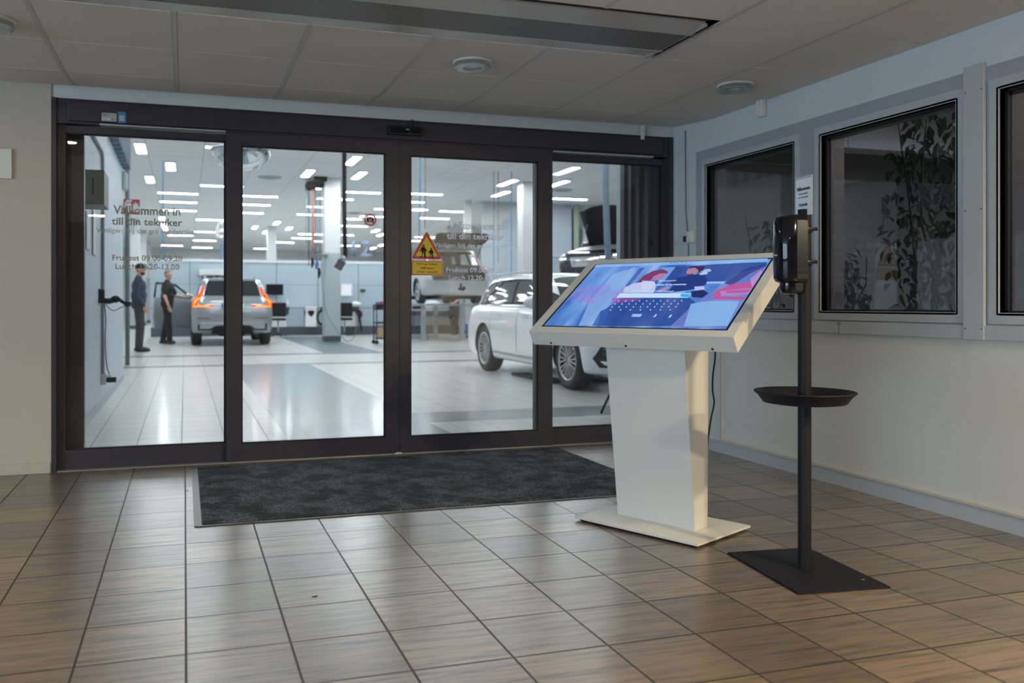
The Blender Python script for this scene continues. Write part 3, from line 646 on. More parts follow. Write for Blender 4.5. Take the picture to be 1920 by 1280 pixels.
# power cable of the kiosk
q = [KB(.30, -.19, .80), ]
c0 = atY(1341, 661, -2.05)-KC
pts = [atY(1341, 655, -2.05), atY(1341, 668, -2.05), atY(1337, 700, -2.02), atY(1336, 730, -1.98), atY(1339, 755, -1.95), atY(1333, 785, -1.93), atY(1328, 820, -1.90), atY(1325, 850, -1.88), atY(1318, 900, -1.86)]
pts[0] = pts[0]+Vector((-.02, -.02, .06))
def smooth_path(P, n=6):
    P = [Vector(p) for p in P]; P = [P[0]*2-P[1]]+P+[P[-1]*2-P[-2]]; out = []
    for i in range(1, len(P)-2):
        for k in range(n):
            t = k/n; a, b, c, d = P[i-1], P[i], P[i+1], P[i+2]
            out.append(.5*((2*b)+(c-a)*t+(2*a-5*b+4*c-d)*t*t+(3*b-a-3*c+d)*t**3))
    out.append(P[-2]); return out
pts += [Vector((2.40, -1.80, .004)), Vector((2.9, -1.2, .004)), Vector((3.44, -.45, .004))]
mb = MB(); mb.tube([p-KC for p in smooth_path(pts)], .0042, 8); obj('power_cable', mb, 'black', kio)

# ============================================================ SANITISER STAND
SL = Vector((2.256, -2.920, 0)); st = empty('sanitiser_stand', SL); tag(st, 'black pole stand with soap dispenser, drip tray and small welcome sign', 'sanitiser stand')
cs = [Vector((2.104, -2.649, .0))-SL, Vector((2.044, -3.146, 0))-SL, Vector((2.404, -3.186, 0))-SL, Vector((2.464, -2.689, 0))-SL]
mb = MB(); mb.prism([c_+Vector((0, 0, .001)) for c_ in cs], (0, 0, .006)); obj('base_plate', mb, 'matblack', st)
q = atZ(1618, 1086, .007)-SL; mb = MB(); mb.lathe([(0, 0), (.007, 0), (.007, .0006), (0, .0006)], Matrix.Translation(q+Vector((0, 0, 0))), 16); obj('plate_screw', mb, 'chrome', st)
mb = MB(); mb.cyl((0, 0, .007), (0, 0, 1.375), .0245, seg=32); obj('stand_pole', mb, 'matblack', st, smooth=True)
mb = MB(); mb.lathe([(.0246, .648), (.11, .646), (.145, .650), (.165, .676), (.183, .684), (.185, .680), (.170, .668), (.150, .640), (.11, .634), (.0246, .634)], seg=56); obj('drip_tray', mb, 'matblack', st, smooth=True)
mm = Vector((-.994, .11, 0)); sd = Vector((.11, .994, 0))      # facing of the dispenser; its side direction
DM = Matrix(((sd.x, mm.x, 0, 0), (sd.y, mm.y, 0, 0), (0, 0, 1, 0), (0, 0, 0, 1)))
# body: rounded-section loft  local: x side, y outwards, z up
def dsection(wd, d0, d1, z, n=14):
    pts = [(-wd, d0, z), (-wd, d0+(d1-d0)*.45, z)]
    for k in range(n+1): a = PI-PI*k/n; pts.append((wd*math.cos(a), d0+(d1-d0)*.45+(d1-d0)*.55*math.sin(a), z))
    pts += [(wd, d0+(d1-d0)*.45, z), (wd, d0, z)]; return pts
def loft(mb, secs, mi=0):
    R_ = [[mb.bm.verts.new(p) for p in s] for s in secs]; n = len(R_[0])
    for i in range(len(R_)-1):
        for k in range(n): mb.bm.faces.new((R_[i][k], R_[i][(k+1) % n], R_[i+1][(k+1) % n], R_[i+1][k]))
    mb.bm.faces.new(R_[0][::-1]); mb.bm.faces.new(R_[-1])
zb, zt_ = 1.055, 1.352
mb = MB(); loft(mb, [dsection(.050, .024, .095, 1.095), dsection(.055, .024, .112, 1.100), dsection(.058, .024, .120, 1.115), dsection(.058, .024, .122, 1.23), dsection(.058, .024, .120, 1.325), dsection(.055, .024, .112, 1.343), dsection(.048, .024, .095, 1.351), dsection(.03, .024, .07, 1.353)])
bmesh.ops.transform(mb.bm, matrix=DM, verts=mb.bm.verts); dp = obj('dispenser', mb, 'gblack', st, smooth=True); dp['label'] = 'glossy black soap dispenser'
mb = MB(); loft(mb, [dsection(.020, .035, .075, 1.052), dsection(.032, .032, .092, 1.056), dsection(.038, .030, .100, 1.072), dsection(.036, .03, .098, 1.097)])
bmesh.ops.transform(mb.bm, matrix=DM, verts=mb.bm.verts); obj('nozzle', mb, 'gblack', dp, smooth=True)
mb = MB(); mb.box(-.050, .050, .018, .026, 1.10, 1.35, bev=.003); bmesh.ops.transform(mb.bm, matrix=DM, verts=mb.bm.verts); obj('back_plate', mb, 'matblack', st)
mb = MB(); mb.box(-.010, .010, .1205, .1232, 1.196, 1.203); bmesh.ops.transform(mb.bm, matrix=DM, verts=mb.bm.verts); obj('level_window', mb, 'galv', dp)
for z in (1.30, 1.175):
    mb = MB(); mb.lathe([(.0246, -.012), (.030, -.012), (.030, .012), (.0246, .012)], Matrix.Translation((0, 0, z)), 24)
    for s_ in (-1, 1):
        mb.cyl((-.01, -.02*s_*0, z), (.046, 0, z), .007, seg=10)
    bmesh.ops.transform(mb.bm, matrix=Matrix.Rotation(-.65, 4, 'Z'), verts=mb.bm.verts); obj('pole_clamp', mb, 'black', st)
# sign
mb = MB(); mb.box(-.0525, .0525, .001, .004, 1.352, 1.502); bmesh.ops.transform(mb.bm, matrix=DM, verts=mb.bm.verts); sh = obj('sign_holder', mb, mat('clear acrylic', (.55, .62, .62), .1, alpha=.6), st)
mb = MB(); mb.box(-.050, .050, .004, .0048, 1.352, 1.492); bmesh.ops.transform(mb.bm, matrix=DM, verts=mb.bm.verts); sp = obj('sign_paper', mb, 'paper', sh)
def SGN(z): return DM @ Matrix.Translation((0, .0056, z)) @ Matrix(((-1, 0, 0, 0), (0, 0, 1, 0), (0, 1, 0, 0), (0, 0, 0, 1)))
textmesh('sign_text', 'V\u00e4lkommen', SGN(1.448), 'ink', sh, w=.086, h=.014, bold=.02)
textmesh('sign_text', 'Ta g\u00e4rna handsprit', SGN(1.432), 'ink', sh, w=.060, h=.007)
textmesh('sign_text', 'f\u00f6r en s\u00e4krare milj\u00f6', SGN(1.418), 'ink', sh, w=.062, h=.007)
textmesh('sign_text', 'Holmia', SGN(1.388), 'blueink', sh, w=.054, h=.012, bold=.02)

# ============================================================ WORKSHOP SHELL
H = 4.40
mb = MB()
def fl(x0, x1, y0, y1, mi): mb.box(x0, x1, y0, y1, -.05, 0, mi)
# light and grey tiled fields
rowsY = [.13, 1.42, 2.08, 8.75, 9.15, 11.6, 12.1, 20.6, 21.2, 55]
colsX = [-14, -.785, .742, 2.0, 2.75, 3.95, 6.6, 26]
def isdark(x, y):
    if .742 < x < 2.0 and y < 8.75: return 1
    if x > 2.0 and 1.42 < y < 2.08: return 1
    if 8.75 < y < 9.15: return 1
    if 11.6 < y < 12.1: return 1
    if 2.75 < x < 3.95 and 12.1 < y < 21.2: return 1
    return 0
for j in range(len(rowsY)-1):
    for i in range(len(colsX)-1): fl(colsX[i], colsX[i+1], rowsY[j], rowsY[j+1], isdark((colsX[i]+colsX[i+1])/2, (rowsY[j]+rowsY[j+1])/2))
struct(obj('floor', mb, ['wsfloor', 'wsdark']))
# ceiling with panel joints
CM = bpy.data.materials.new('workshop ceiling panel'); N, L = nt(CM); p = N['Principled BSDF']; p.inputs['Roughness'].default_value = .8
t = N.new('ShaderNodeTexCoord'); mp = N.new('ShaderNodeMapping'); mp.inputs['Location'].default_value = (.79, -.05, 0); L.new(t.outputs['Object'], mp.inputs[0])
b = N.new('ShaderNodeTexBrick'); b.offset = 0; b.inputs['Scale'].default_value = 1; b.inputs['Brick Width'].default_value = 1.2; b.inputs['Row Height'].default_value = .6; b.inputs['Mortar Size'].default_value = .008
b.inputs['Color1'].default_value = (.84, .88, .90, 1); b.inputs['Color2'].default_value = (.82, .87, .89, 1); b.inputs['Mortar'].default_value = (.42, .47, .50, 1); L.new(mp.outputs[0], b.inputs['Vector']); L.new(b.outputs[0], p.inputs['Base Color'])
M['wsceil'] = CM
mb = MB(); mb.box(-14, 26, .13, 55, H, H+.1); mb.box(-.79, 26, 0.13, .35, 2.3, H)
struct(obj('ceiling', mb, CM))
# walls
struct(obj('wall_left', MB().box(-1.5, -.79, .13, 6.62, 0, H), 'conc'))
struct(obj('baseboard_left', MB().box(-.79, -.778, .26, 6.62, 0, .09), 'galv'))
struct(obj('wall_left', MB().box(-6.2, -6, 6, 55, 0, H), 'wswhite'))
struct(obj('wall_left', MB().box(-6.2, -1.5, 6.4, 6.6, 0, H), 'wswhite'))
struct(obj('wall_back', MB().box(-6.2, 26, 50, 50.2, 0, H), 'wswhite'))
struct(obj('wall_right', MB().box(24, 24.2, .13, 50, 0, H), 'wswhite'))
mb = MB(); mb.box(3.765, 24, 1.2, 1.35, 0, H); mb.box(3.765, 3.80, 1.19, 1.2, 0, H, 1); mb.box(3.8, 6, 1.188, 1.2, 2.0, 2.012, 2); mb.box(3.74, 3.765, .3, 1.35, 0, H, 1)
struct(obj('wall_front', mb, ['alu', 'galv', 'seam']))
struct(obj('wall_front', MB().box(3.66, 3.74, .1, .3, 0, H), 'alu'))
# partition at the back of the bay
PY = 22.3
mb = MB(); mb.box(-1.0, 13.2, PY, PY+.12, .28, 2.33); mb.box(-1.0, 13.2, PY-.03, PY+.12, 0, .28, 1); mb.box(-1.02, 13.2, PY-.02, PY+.14, 2.33, 2.41, 2)
for k in range(11): x = .15+1.33*k; mb.box(x-.012, x+.012, PY-.006, PY, .28, 2.33, 3)
mb.box(-1.0, 13.2, PY-.006, PY, .86, .885, 3); mb.box(-1.0, 13.2, PY-.004, PY, 1.62, 1.63, 3)
struct(obj('wall_partition', mb, ['part', 'kick', 'wswhite', 'seam'])).name = 'wall_middle'
# white band and grey wall on the right, tall white wall further right with a dark opening
mb = MB(); mb.box(10.9, 19, 30, 30.2, 0, H, 0); mb.box(10.0, 24, 24.0, 24.2, 0, 1.9, 1); mb.box(10.0, 24, 24.0, 24.2, 1.9, 2.35, 2)
struct(obj('wall_back', mb, ['part', 'part', 'wswhite']))
a = atZ(1098, 384, H); yy = a.y
mb = MB(); mb.box(a.x, 24, yy, yy+.2, 0, H); b_ = atY(1072, 400, yy); mb.box(b_.x-3.2, b_.x, yy, yy+.2, 0, H, 1)
struct(obj('wall_back', mb, ['wswhite', 'conc']))
mb = MB(); mb.box(b_.x-.1, a.x+.1, yy+1.2, yy+1.3, 0, H); struct(obj('wall_back', mb, 'gap'))
# green edged post and steel railing by the opening
o = box('door_post', (b_.x+.05, b_.x+.19, yy-.15, yy-.05, 0, H), mat('pale green paint', (.42, .50, .36), .5)); tag(o, 'pale green upright post beside the dark opening at the right of the workshop', 'post')
rl = empty('stair_railing', (b_.x-.6, yy-1, 0)); tag(rl, 'galvanised steel railing in front of the dark opening', 'railing')
mb = MB(); mb.tube([(-.9, 0, 2.55), (.9, 0, 2.55), (1.05, 0, 2.45), (1.05, 0, 2.3)], .035, 8); obj('handrail', mb, 'galv', rl)
for k in range(4): mb = MB(); mb.cyl((-.8+.55*k, 0, 0), (-.8+.55*k, 0, 2.55), .03, seg=8); obj('railing_post', mb, 'galv', rl)
mb = MB(); mb.tube([(-.8, 0, 1.6), (.2, 0, 2.3)], .025, 6); obj('railing_brace', mb, 'galv', rl)
# pillars
def pillar(x0, x1, y, d, top, label, low=2.38, base=.14):
    e = empty('pillar', ((x0+x1)/2, y+d/2, 0)); tag(e, label, 'pillar'); w_ = (x1-x0)/2
    mb = MB(); mb.box(-w_, w_, -d/2, d/2, low, top, bev=.012); obj('pillar_shaft', mb, 'wswhite', e)
    mb = MB(); mb.box(-w_-.006, w_+.006, -d/2-.006, d/2+.006, base, low, bev=.012); obj('pillar_cladding', mb, 'galv' if 0 else M['pclad'], e)
    mb = MB(); mb.box(-w_-.012, w_+.012, -d/2-.012, d/2+.012, 0, base); obj('pillar_base', mb, 'kick', e); return e
M['pclad'] = mat('grey pillar cladding', (.42, .47, .50), .45)
pillar(3.60, 4.02, 17.4, .42, H, 'thick white pillar with grey lower half in the middle of the workshop')
pillar(3.46, 3.84, 32.6, .4, H, 'white pillar far behind the partition, left of the hanging cables')
pillar(8.78, 8.95+.05, 21.68-.6, .2, H, 'thin pale pillar behind the raised tailgate')
pillar(8.95, 9.33, 16.5, .4, H, 'white pillar right of the silver estate car', low=1.72)
for k, (x, y) in enumerate([(-2.1, 31), (-2.1, 37), (-2.1, 43)]):
    pillar(x, x+.36, y, .36, H, ['nearest of the three white pillars along the far left aisle', 'middle one of the three white pillars along the far left aisle', 'farthest of the three white pillars along the far left aisle'][k])
# ceiling lamps
GRP = 'rectangular ceiling lamps of the workshop'
LX = [(.41,13.45),(.41,19.7),(-.79,21.75),(-.79,24.1),(-.79,26.8),(.41,30.05),(-.79,38.6),(.41,41.8),(-1.3,46.4),(.41,47.8),(.41,36.1),(1.61,21.75),(1.61,24.15),(1.61,26.9),(4.01,21.75),(4.01,24.15),(4.01,26.85),(5.8-1.3,19.9),(6.41,24.2),(6.41,26.85),(6.41,31.07),(5.21,36.0),(6.75,36.0),(5.21,38.7),(6.6,40.6),(4.55,42),(4.0,47.8),(6.41,19.72),(6.41,21.8),(8.81,24.2),(8.81,26.85),(11.05,36.2),(11.2,38.8),(11.21,19.55),(1.61,38.6),(8.6,43.5)]
LYs = [(-.91,14.1),(-.33,16.5),(-.9,18.95),(3.03,16.6),(3.77,14.3),(4.36,16.55),(3.7,18.95),(3.66,30.6),(2.95,33.0),(4.45,33.1),(3.63,35.4),(8.4,33.2),(9.15,35.4),(10.8,42.6),(10.9,45.4),(8.57,16.7),(9.24,19.0),(9.22,14.25),(9.99,16.45),(-2.05,32.1),(-.85,30.1),(-.85,33.0),(-.85,35.0)]
near = [(x, y) for y in (4.6, 7.4, 10.4) for x in (.4, 3.0, 5.6, 8.4, 11.4)]+[(13.5, 13), (16.5, 8), (16.5, 17), (-3.5, 12), (-3.5, 19), (14, 27), (18, 34)]
def lamp_builder(lx, ly):
    e = empty('ceiling_lamp', (0, 0, H)); 
    mb = MB(); hx, hy = lx/2, ly/2; f = .02
    mb.box(-hx, hx, -hy, -hy+f, -.035, 0); mb.box(-hx, hx, hy-f, hy, -.035, 0); mb.box(-hx, -hx+f, -hy+f, hy-f, -.035, 0); mb.box(hx-f, hx, -hy+f, hy-f, -.035, 0)
    obj('lamp_frame', mb, 'white', e); mb = MB(); mb.box(-hx+f, hx-f, -hy+f, hy-f, -.03, -.012); obj('lamp_diffuser', mb, 'lamp', e); return e
L0 = lamp_builder(1.2, .24); L1 = lamp_builder(.24, 1.25)
first = [True, True]
def rank(n, L_): return n
def place_lamp(x, y, kind, label):
    src = (L0, L1)[kind]
    if first[kind]: first[kind] = False; e = src
    else: e = dup(src)
    e.location = (x, y, H-.001); tag(e, label, 'ceiling lamp', GRP)
ordn = ['first', 'second', 'third', 'fourth', 'fifth', 'sixth', 'seventh', 'eighth', 'ninth', 'tenth', 'eleventh', 'twelfth', 'thirteenth', 'fourteenth', 'fifteenth', 'sixteenth', 'seventeenth', 'eighteenth', 'nineteenth', 'twentieth', 'last but one', 'last']
def describe(lst, word):
    out = {}
    def pane(x, y):
        px = (Vector((x, y, H))-CC); z_ = px.dot(WV); px = 842.7+FPX*px.dot(RV)/z_
        return 'the leftmost glass pane' if px < 440 else 'the second glass pane' if px < 745 else 'the glass pane with the warning sticker' if px < 1020 else 'the rightmost glass pane'
    g = {}
    for q in lst: g.setdefault(pane(q[0]+(.6 if word == 'crosswise' else 0), q[1]), []).append(q)
    for pn, l in g.items():
        for k, q in enumerate(sorted(l, key=lambda t: t[1])): out[q] = '%s bright %s ceiling lamp, %s nearest through %s' % ('long' if word == 'crosswise' else 'short', word, ordn[min(k, 21)], pn)
    return out
dl = describe(LX, 'crosswise')
for (x, y) in LX: place_lamp(x+.6, y, 0, dl[(x, y)])
dl = describe(LYs, 'lengthwise')
for (x, y) in LYs: place_lamp(x, y, 1, dl[(x, y)])
for k, (x, y) in enumerate(near): place_lamp(x, y, 0, 'bright ceiling lamp of the workshop outside the view of the doors')
# warm flat ceiling vents
def vent(x, y, label):
    e = empty('ceiling_vent', (x, y, H)); tag(e, label, 'ceiling vent'); mb = MB()
    mb.lathe([(0, -.05), (.16, -.05), (.18, -.03)], seg=24); mb.lathe([(.20, -.035), (.30, -.015), (.32, 0)], seg=24); obj('vent_disc', mb, 'galv', e)
a = atZ(506, 332, H); vent(a.x, a.y, 'round grey ceiling vent right of the convex mirror')
a = atZ(663, 399, H); vent(a.x, a.y, 'round grey ceiling vent beside the black exhaust hose')
a = atZ(1053, 356, H); vent(a.x, a.y, 'round grey ceiling vent in the right side light')

# ============================================================ LEFT WALL FITTINGS
WX = -.79
e = empty('wall_cabinet', (WX, 1.7, 1.9)); tag(e, 'small grey metal cabinet on the left concrete wall', 'cabinet')
mb = MB(); mb.box(0, .19, -.18, .22, -.115, .155, bev=.004); obj('cabinet_body', mb, mat('grey enamel', (.20, .19, .17), .5), e)
mb = MB(); mb.box(.02, .18, -.186, -.18, -.10, .14); obj('cabinet_door', mb, mat('grey enamel door', (.22, .21, .19), .45), e)
mb = MB(); mb.box(.105, .112, -.196, -.186, -.04, .09); obj('door_handle', mb, 'gap', e.children[1])
mb = MB(); mb.tube([(WX+.018, .4, 2.50), (WX+.018, 3.36, 2.50), (WX+.018, 3.42, 2.44), (WX+.018, 3.42, .33)], .016, 8); o = obj('cable_conduit', mb, 'galv'); tag(o, 'grey conduit running along and down the left concrete wall', 'conduit')
e = empty('wall_socket', (WX, 3.46, .27)); tag(e, 'white double socket with black plug low on the left wall', 'socket')
mb = MB(); mb.box(0, .05, -.05, .05, -.05, .07, bev=.006); obj('socket_box', mb, 'white', e)
mb = MB(); mb.box(.05, .14, -.04, .03, -.03, .02, bev=.008); obj('power_plug', mb, 'black', e)
mb = MB(); mb.box(.04, .10, -.04, .03, .02, .045, bev=.008); obj('power_plug', mb, 'white', e)
e = empty('diagnostic_scanner', (WX, 3.22, 1.05)); tag(e, 'black handheld scanner in a bracket on the left wall with hanging cord', 'scanner')
mb = MB(); mb.box(0, .015, -.05, .05, -.03, .11, bev=.003); mb.box(.0, .05, -.045, -.02, -.03, .10); mb.box(.0, .05, .02, .045, -.03, .10); obj('wall_bracket', mb, 'black', e)
mb = MB(); mb.tube([(.02, 0, .0), (.09, 0, -.01), (.14, 0, .005)], [.022, .03, .028], 10); mb.ell((.15, 0, .01), (.045, .035, .035)); mb.tube([(.16, 0, .02), (.22, 0, -.02), (.25, 0, -.035)], [.02, .016, .018], 8); mb.ell((.26, 0, -.035), (.035, .03, .032)); obj('scanner_grip', mb, 'black', e)
mb = MB(); mb.tube(smooth_path([(.05, 0, -.02), (.10, 0, -.085), (.14, 0, -.10), (.2, 0, -.07), (.25, 0, -.05)]), .004, 6); obj('scanner_loop', mb, 'black', e)
mb = MB(); mb.tube(smooth_path([(.05, .0, -.03), (.055, .08, -.2), (.045, .15, -.4), (.055, .2, -.65), (.10, .23, -.78), (.13, .22, -.76)]), .005, 6); obj('scanner_cord', mb, 'black', e)
e = empty('fire_sign', (WX, 6.62, 2.16)); tag(e, 'square red fire extinguisher sign standing out from the left wall end', 'sign')
a = atY(232, 373, 6.62); b = atY(262, 402, 6.62); sw = b.x-a.x; sh_ = a.z-b.z; cx_, cz_ = (a.x+b.x)/2-WX, (a.z+b.z)/2-2.16
mb = MB(); mb.box(cx_-sw/2, cx_+sw/2, -.012, 0, cz_-sh_/2, cz_+sh_/2); obj('sign_board', mb, mat('red sign board', (.50, .02, .05), .4), e)
mb = MB(); q = cx_-sw*.17; mb.prism([(q-.032, -.014, cz_-.075), (q+.032, -.014, cz_-.075), (q+.032, -.014, cz_+.03), (q+.016, -.014, cz_+.05), (q-.016, -.014, cz_+.05), (q-.032, -.014, cz_+.03)], (0, -.002, 0))
mb.prism([(q-.04, -.014, cz_+.06), (q+.03, -.014, cz_+.06), (q+.045, -.014, cz_+.085), (q-.03, -.014, cz_+.09)], (0, -.002, 0)); mb.prism([(q-.06, -.014, cz_-.02), (q-.045, -.014, cz_-.02), (q-.03, -.014, cz_+.06), (q-.045, -.014, cz_+.065)], (0, -.002, 0))
obj('extinguisher_symbol', mb, 'white2', e)
mb = MB(); q = cx_+sw*.27
mb.prism([(q+x_*.9, -.014, cz_+z_) for x_, z_ in [(-.03, -.07), (.03, -.07), (.05, -.03), (.04, .02), (.03, 0), (.025, .06), (.005, .03), (-.01, .075), (-.02, .02), (-.045, .05), (-.04, 0), (-.055, -.03)]], (0, -.002, 0)); obj('flame_symbol', mb, 'white2', e)
# dark corrugated curtain strips high on the wall
e = empty('strip_curtain', (WX, 5.6, 3.4)); tag(e, 'dark vertical curtain strips hanging high at the end of the left wall', 'curtain')
for k in range(9):
    y0 = 4.2+.28*k-5.6; mb = MB(); mb.box(.0, .10, y0, y0+.15, 2.80-3.4, 4.2-3.4, bev=.02); obj('curtain_strip', mb, 'ghose', e)
mb = MB(); mb.box(0, .12, -1.5, 1.1, .8, .9); obj('curtain_rail', mb, 'galv', e)
e = empty('wall_lamp', (WX, 6.5, 2.62)); tag(e, 'small grey box light at the end of the left wall', 'wall lamp'); mb = MB(); mb.box(0, .05, -.08, .1, -.1, .14, bev=.01); obj('lamp_box', mb, 'alu2', e); mb = MB(); mb.box(.05, .07, -.05, .07, -.08, .12, bev=.008); obj('lamp_cover', mb, 'frost', e)
for k, (px, y0, y1, m_) in enumerate([(239, 425, 575, 'ghose')]):
    a = atY(px, y0, 9.5); b = atY(px, y1, 9.5); mb = MB(); mb.cyl((a.x, 9.5, 0), (a.x, 9.5, H), .035, seg=12); o = obj('duct_pipe', mb, 'seam'); tag(o, 'dark grey vertical pipe behind the end of the left wall', 'pipe')
# paper notices in reflective frames on wall
for k, (y0, y1, z0, z1) in enumerate([(2.0, 2.3, 1.47, 1.78), (2.55, 2.8, 1.45, 1.85)]):
    e = empty('wall_notice', (WX, (y0+y1)/2, (z0+z1)/2)); tag(e, ['framed white notice on the left wall nearest the doors', 'taller framed white notice on the left wall below the grey cabinet'][k], 'notice')
    mb = MB(); mb.box(0, .012, (y0-y1)/2, (y1-y0)/2, (z0-z1)/2, (z1-z0)/2); obj('notice_frame', mb, 'galv', e)
    mb = MB(); mb.box(.012, .014, (y0-y1)/2+.015, (y1-y0)/2-.015, (z0-z1)/2+.015, (z1-z0)/2-.015); obj('notice_sheet', mb, 'paper', e)

# ============================================================ CONVEX MIRROR, HOSES
a = atY(453, 300, 8.2)
e = empty('dome_mirror', (a.x, 8.2, 3.42)); tag(e, 'big convex dome mirror hanging from the workshop ceiling', 'mirror')
R_ = .45
mb = MB(); mb.lathe([(R_*math.sin(q), -.33*math.cos(q)) for q in [PI/2*k/14 for k in range(15)]], seg=48); obj('mirror_dome', mb, mat('mirror surface', (.72, .78, .80), .04, metal=1), e, smooth=True)
mb = MB(); mb.lathe([(R_-.01, -.015), (R_+.02, -.01), (R_+.02, .02), (R_-.01, .02)], seg=48); obj('mirror_rim', mb, 'alu2', e)
mb = MB(); mb.lathe([(0, .03), (.3, .06), (.44, .02)], seg=32); obj('mirror_back', mb, 'gap', e)
mb = MB(); mb.cyl((0, 0, .05), (0, 0, H-3.42), .012, seg=8); obj('suspension_rod', mb, 'steel', e)
def hang(name, label, cat, px, Y, ztop_, py1, r, m, sway=.0, group=None):
    a = atY(px, py1, Y); mb = MB()
    mb.tube(smooth_path([(a.x, Y, ztop_), (a.x+sway*.3, Y, (ztop_+a.z)/2), (a.x, Y, a.z)]), r, 10)
    o = obj(name, mb, m); return tag(o, label, cat, group)
def corr(name, e, pts, r, m):
    P_ = smooth_path(pts, 40); rad = [r*(1+.07*math.sin(i*1.9)) for i in range(len(P_))]
    mb = MB(); mb.tube(P_, rad, 14); return obj(name, mb, m, e)
a = atY(645.5, 465, 12.0); e = empty('exhaust_hose', (a.x, 12, 0)); tag(e, 'black exhaust hose with nozzle hanging before the white pillar', 'exhaust hose')
corr('hose', e, [(0, 0, H), (.0, 0, 3.2), (.01, 0, 2.4), (.02, 0, 2.05), (0, 0, 1.98)], .045, 'matblack')
mb = MB(); mb.tube([(0, 0, 2.0), (-.03, 0, 1.93)], [.05, .05], 12); obj('hose_clamp', mb, 'steel', e)
mb = MB(); mb.box(-.085, .085, -.05, .05, -.14, .06, bev=.01); bmesh.ops.transform(mb.bm, matrix=Matrix.Translation((-.07, 0, 1.86)) @ Matrix.Rotation(.55, 4, 'Y'), verts=mb.bm.verts); obj('hose_nozzle', mb, mat('dark rubber nozzle', (.05, .055, .065), .5), e)
a = atY(1138, 470, 8.0); e = empty('exhaust_hose', (a.x, 8, 0)); tag(e, 'grey corrugated exhaust hose hanging beside the black car', 'exhaust hose')
corr('hose', e, [(-.03, 0, H), (-.02, 0, 3), (0, 0, 2.3), (.03, 0, 1.72)], .058, 'ghose')
mb = MB(); mb.tube([(.03, 0, 1.76), (.04, 0, 1.62), (.02, 0, 1.56)], [.07, .085, .06], 14); obj('hose_cuff', mb, 'steel', e)
e = empty('exhaust_hose', (2.0, 30, 0)); 
bpy.data.objects.remove(e)
# cluster of service reels next to the pillar
RY = 18.0
e = empty('hose_reel_rail', (atY(598, 320, RY).x, RY, H)); tag(e, 'dark ceiling rail carrying the reels left of the white pillar', 'rail')
mb = MB(); mb.box(-.25, .1, -.8, -.7, -.12, 0); mb.box(-.12, -.02, -.9, .9, -.16, -.08); mb.box(-.3, .0, .5, .6, -.2, -.04); mb.box(-.36, .10, -.38, .06, -.21, -.08); obj('rail_bar', mb, 'gap', e)
for k, (px, py, r, m_, lb_, cat) in enumerate([(574, 478, .020, 'galv', 'pale steel drop pipe, leftmost in the cluster by the white pillar', 'pipe'), (579, 497, .012, 'black', 'black cable with grip hanging left of the orange hose', 'cable'), (586, 470, .035, 'galv', 'grey drop pipe directly left of the orange hose', 'pipe'), (588.5, 466, .022, 'orange', 'orange air hose hanging left of the white pillar', 'air hose'), (592, 505, .010, 'black', 'thin black cable with hook right of the orange hose', 'cable'), (596, 462, .014, 'bluehose', 'blue air hose hanging right of the orange hose', 'air hose'), (600, 490, .008, 'black', 'thin black cable nearest the white pillar', 'cable')]):
    hang('drop_pipe' if cat == 'pipe' else 'air_hose' if cat == 'air hose' else 'reel_cable', lb_, cat, px, RY-.05*k, H-.205, py, r, m_)
e = empty('reel_shelf', (atY(590, 463, RY).x, RY-.6, 2.0)); tag(e, 'small suspended tool tray with grips left of the white pillar', 'tool tray')
mb = MB(); mb.box(-.14, .26, -.12, .12, .30, .33); obj('tray_board', mb, 'seam', e)
for (x, m_, z0) in [(-.16, 'matblack', -.02), (-.03, 'bluehose', -.05), (.02, 'matblack', -.3)]: mb = MB(); mb.tube([(x, 0, z0+.28), (x+.02, 0, z0+.15), (x, 0, z0)], [.03, .045, .02], 8); obj('tool_grip', mb, m_, e)
hang('air_hose', 'thin blue air hose hanging behind the left side light text', 'air hose', 305.5, 15.9, H, 486, .013, 'bluehose')
hang('air_hose', 'dark blue air hose hanging above the warning sticker', 'air hose', 786, 9.0, H, 446, .014, 'bluehose', .06)
hang('reel_cable', 'thin grey cable hanging right above the warning sticker', 'cable', 797, 9.0, H, 428, .008, 'seam')
hang('air_hose', 'blue air hose hanging left of the right white pillar', 'air hose', 959, 15, H, 520, .012, 'bluehose')
hang('reel_cable', 'left of the two grey cables behind the welcome text', 'cable', 926, 15, H, 500, .010, 'seam')
hang('reel_cable', 'right of the two grey cables behind the welcome text', 'cable', 934, 15, H, 492, .010, 'seam')
mb = MB(); pts = [atY(602, 480, 17.1), atY(603, 510, 17.1), atY(606, 550, 17.1), atY(612, 585, 17.1), atY(622, 605, 17.1), atY(634, 622, 17.1), atY(646, 636, 17.0), atY(655, 643, 17), atY(664, 632, 17.2), atY(668, 612, 17.4)]
pts[7].z = .02; pts[6].z = .06
mb.tube(smooth_path(pts), .010, 6); o = obj('extension_cable', mb, 'seam'); tag(o, 'thin dark cable looping past the foot of the white pillar', 'cable')

# numbers above the partition
def bignum(tx, pa, pb, Y, m, label):
    a = atY(*pa, Y); b = atY(*pb, Y); o = textmesh('bay_number', tx, frameY((a.x+b.x)/2, Y, b.z), m, w=b.x-a.x, h=a.z-b.z, bold=.03, depth=.04)
    e = o; tag(o, label, 'bay number'); return o
M['bluegrey'] = mat('blue grey bay number', (.19, .25, .34), .5)
bignum('12', (659, 451), (697, 482), PY+.02, 'bluegrey', 'large blue grey bay number 12 standing above the partition')
bignum('6', (403, 411), (426, 452), PY-.5, 'white', 'large white bay number 6 hanging above the partition')
o = box('bay_banner', (atY(412, 460, PY).x, atY(436, 460, PY).x, PY-.02, PY+.02, 2.42, atY(412, 455, PY).z), 'bluegrey'); tag(o, 'small blue grey banner under the white bay number', 'banner')

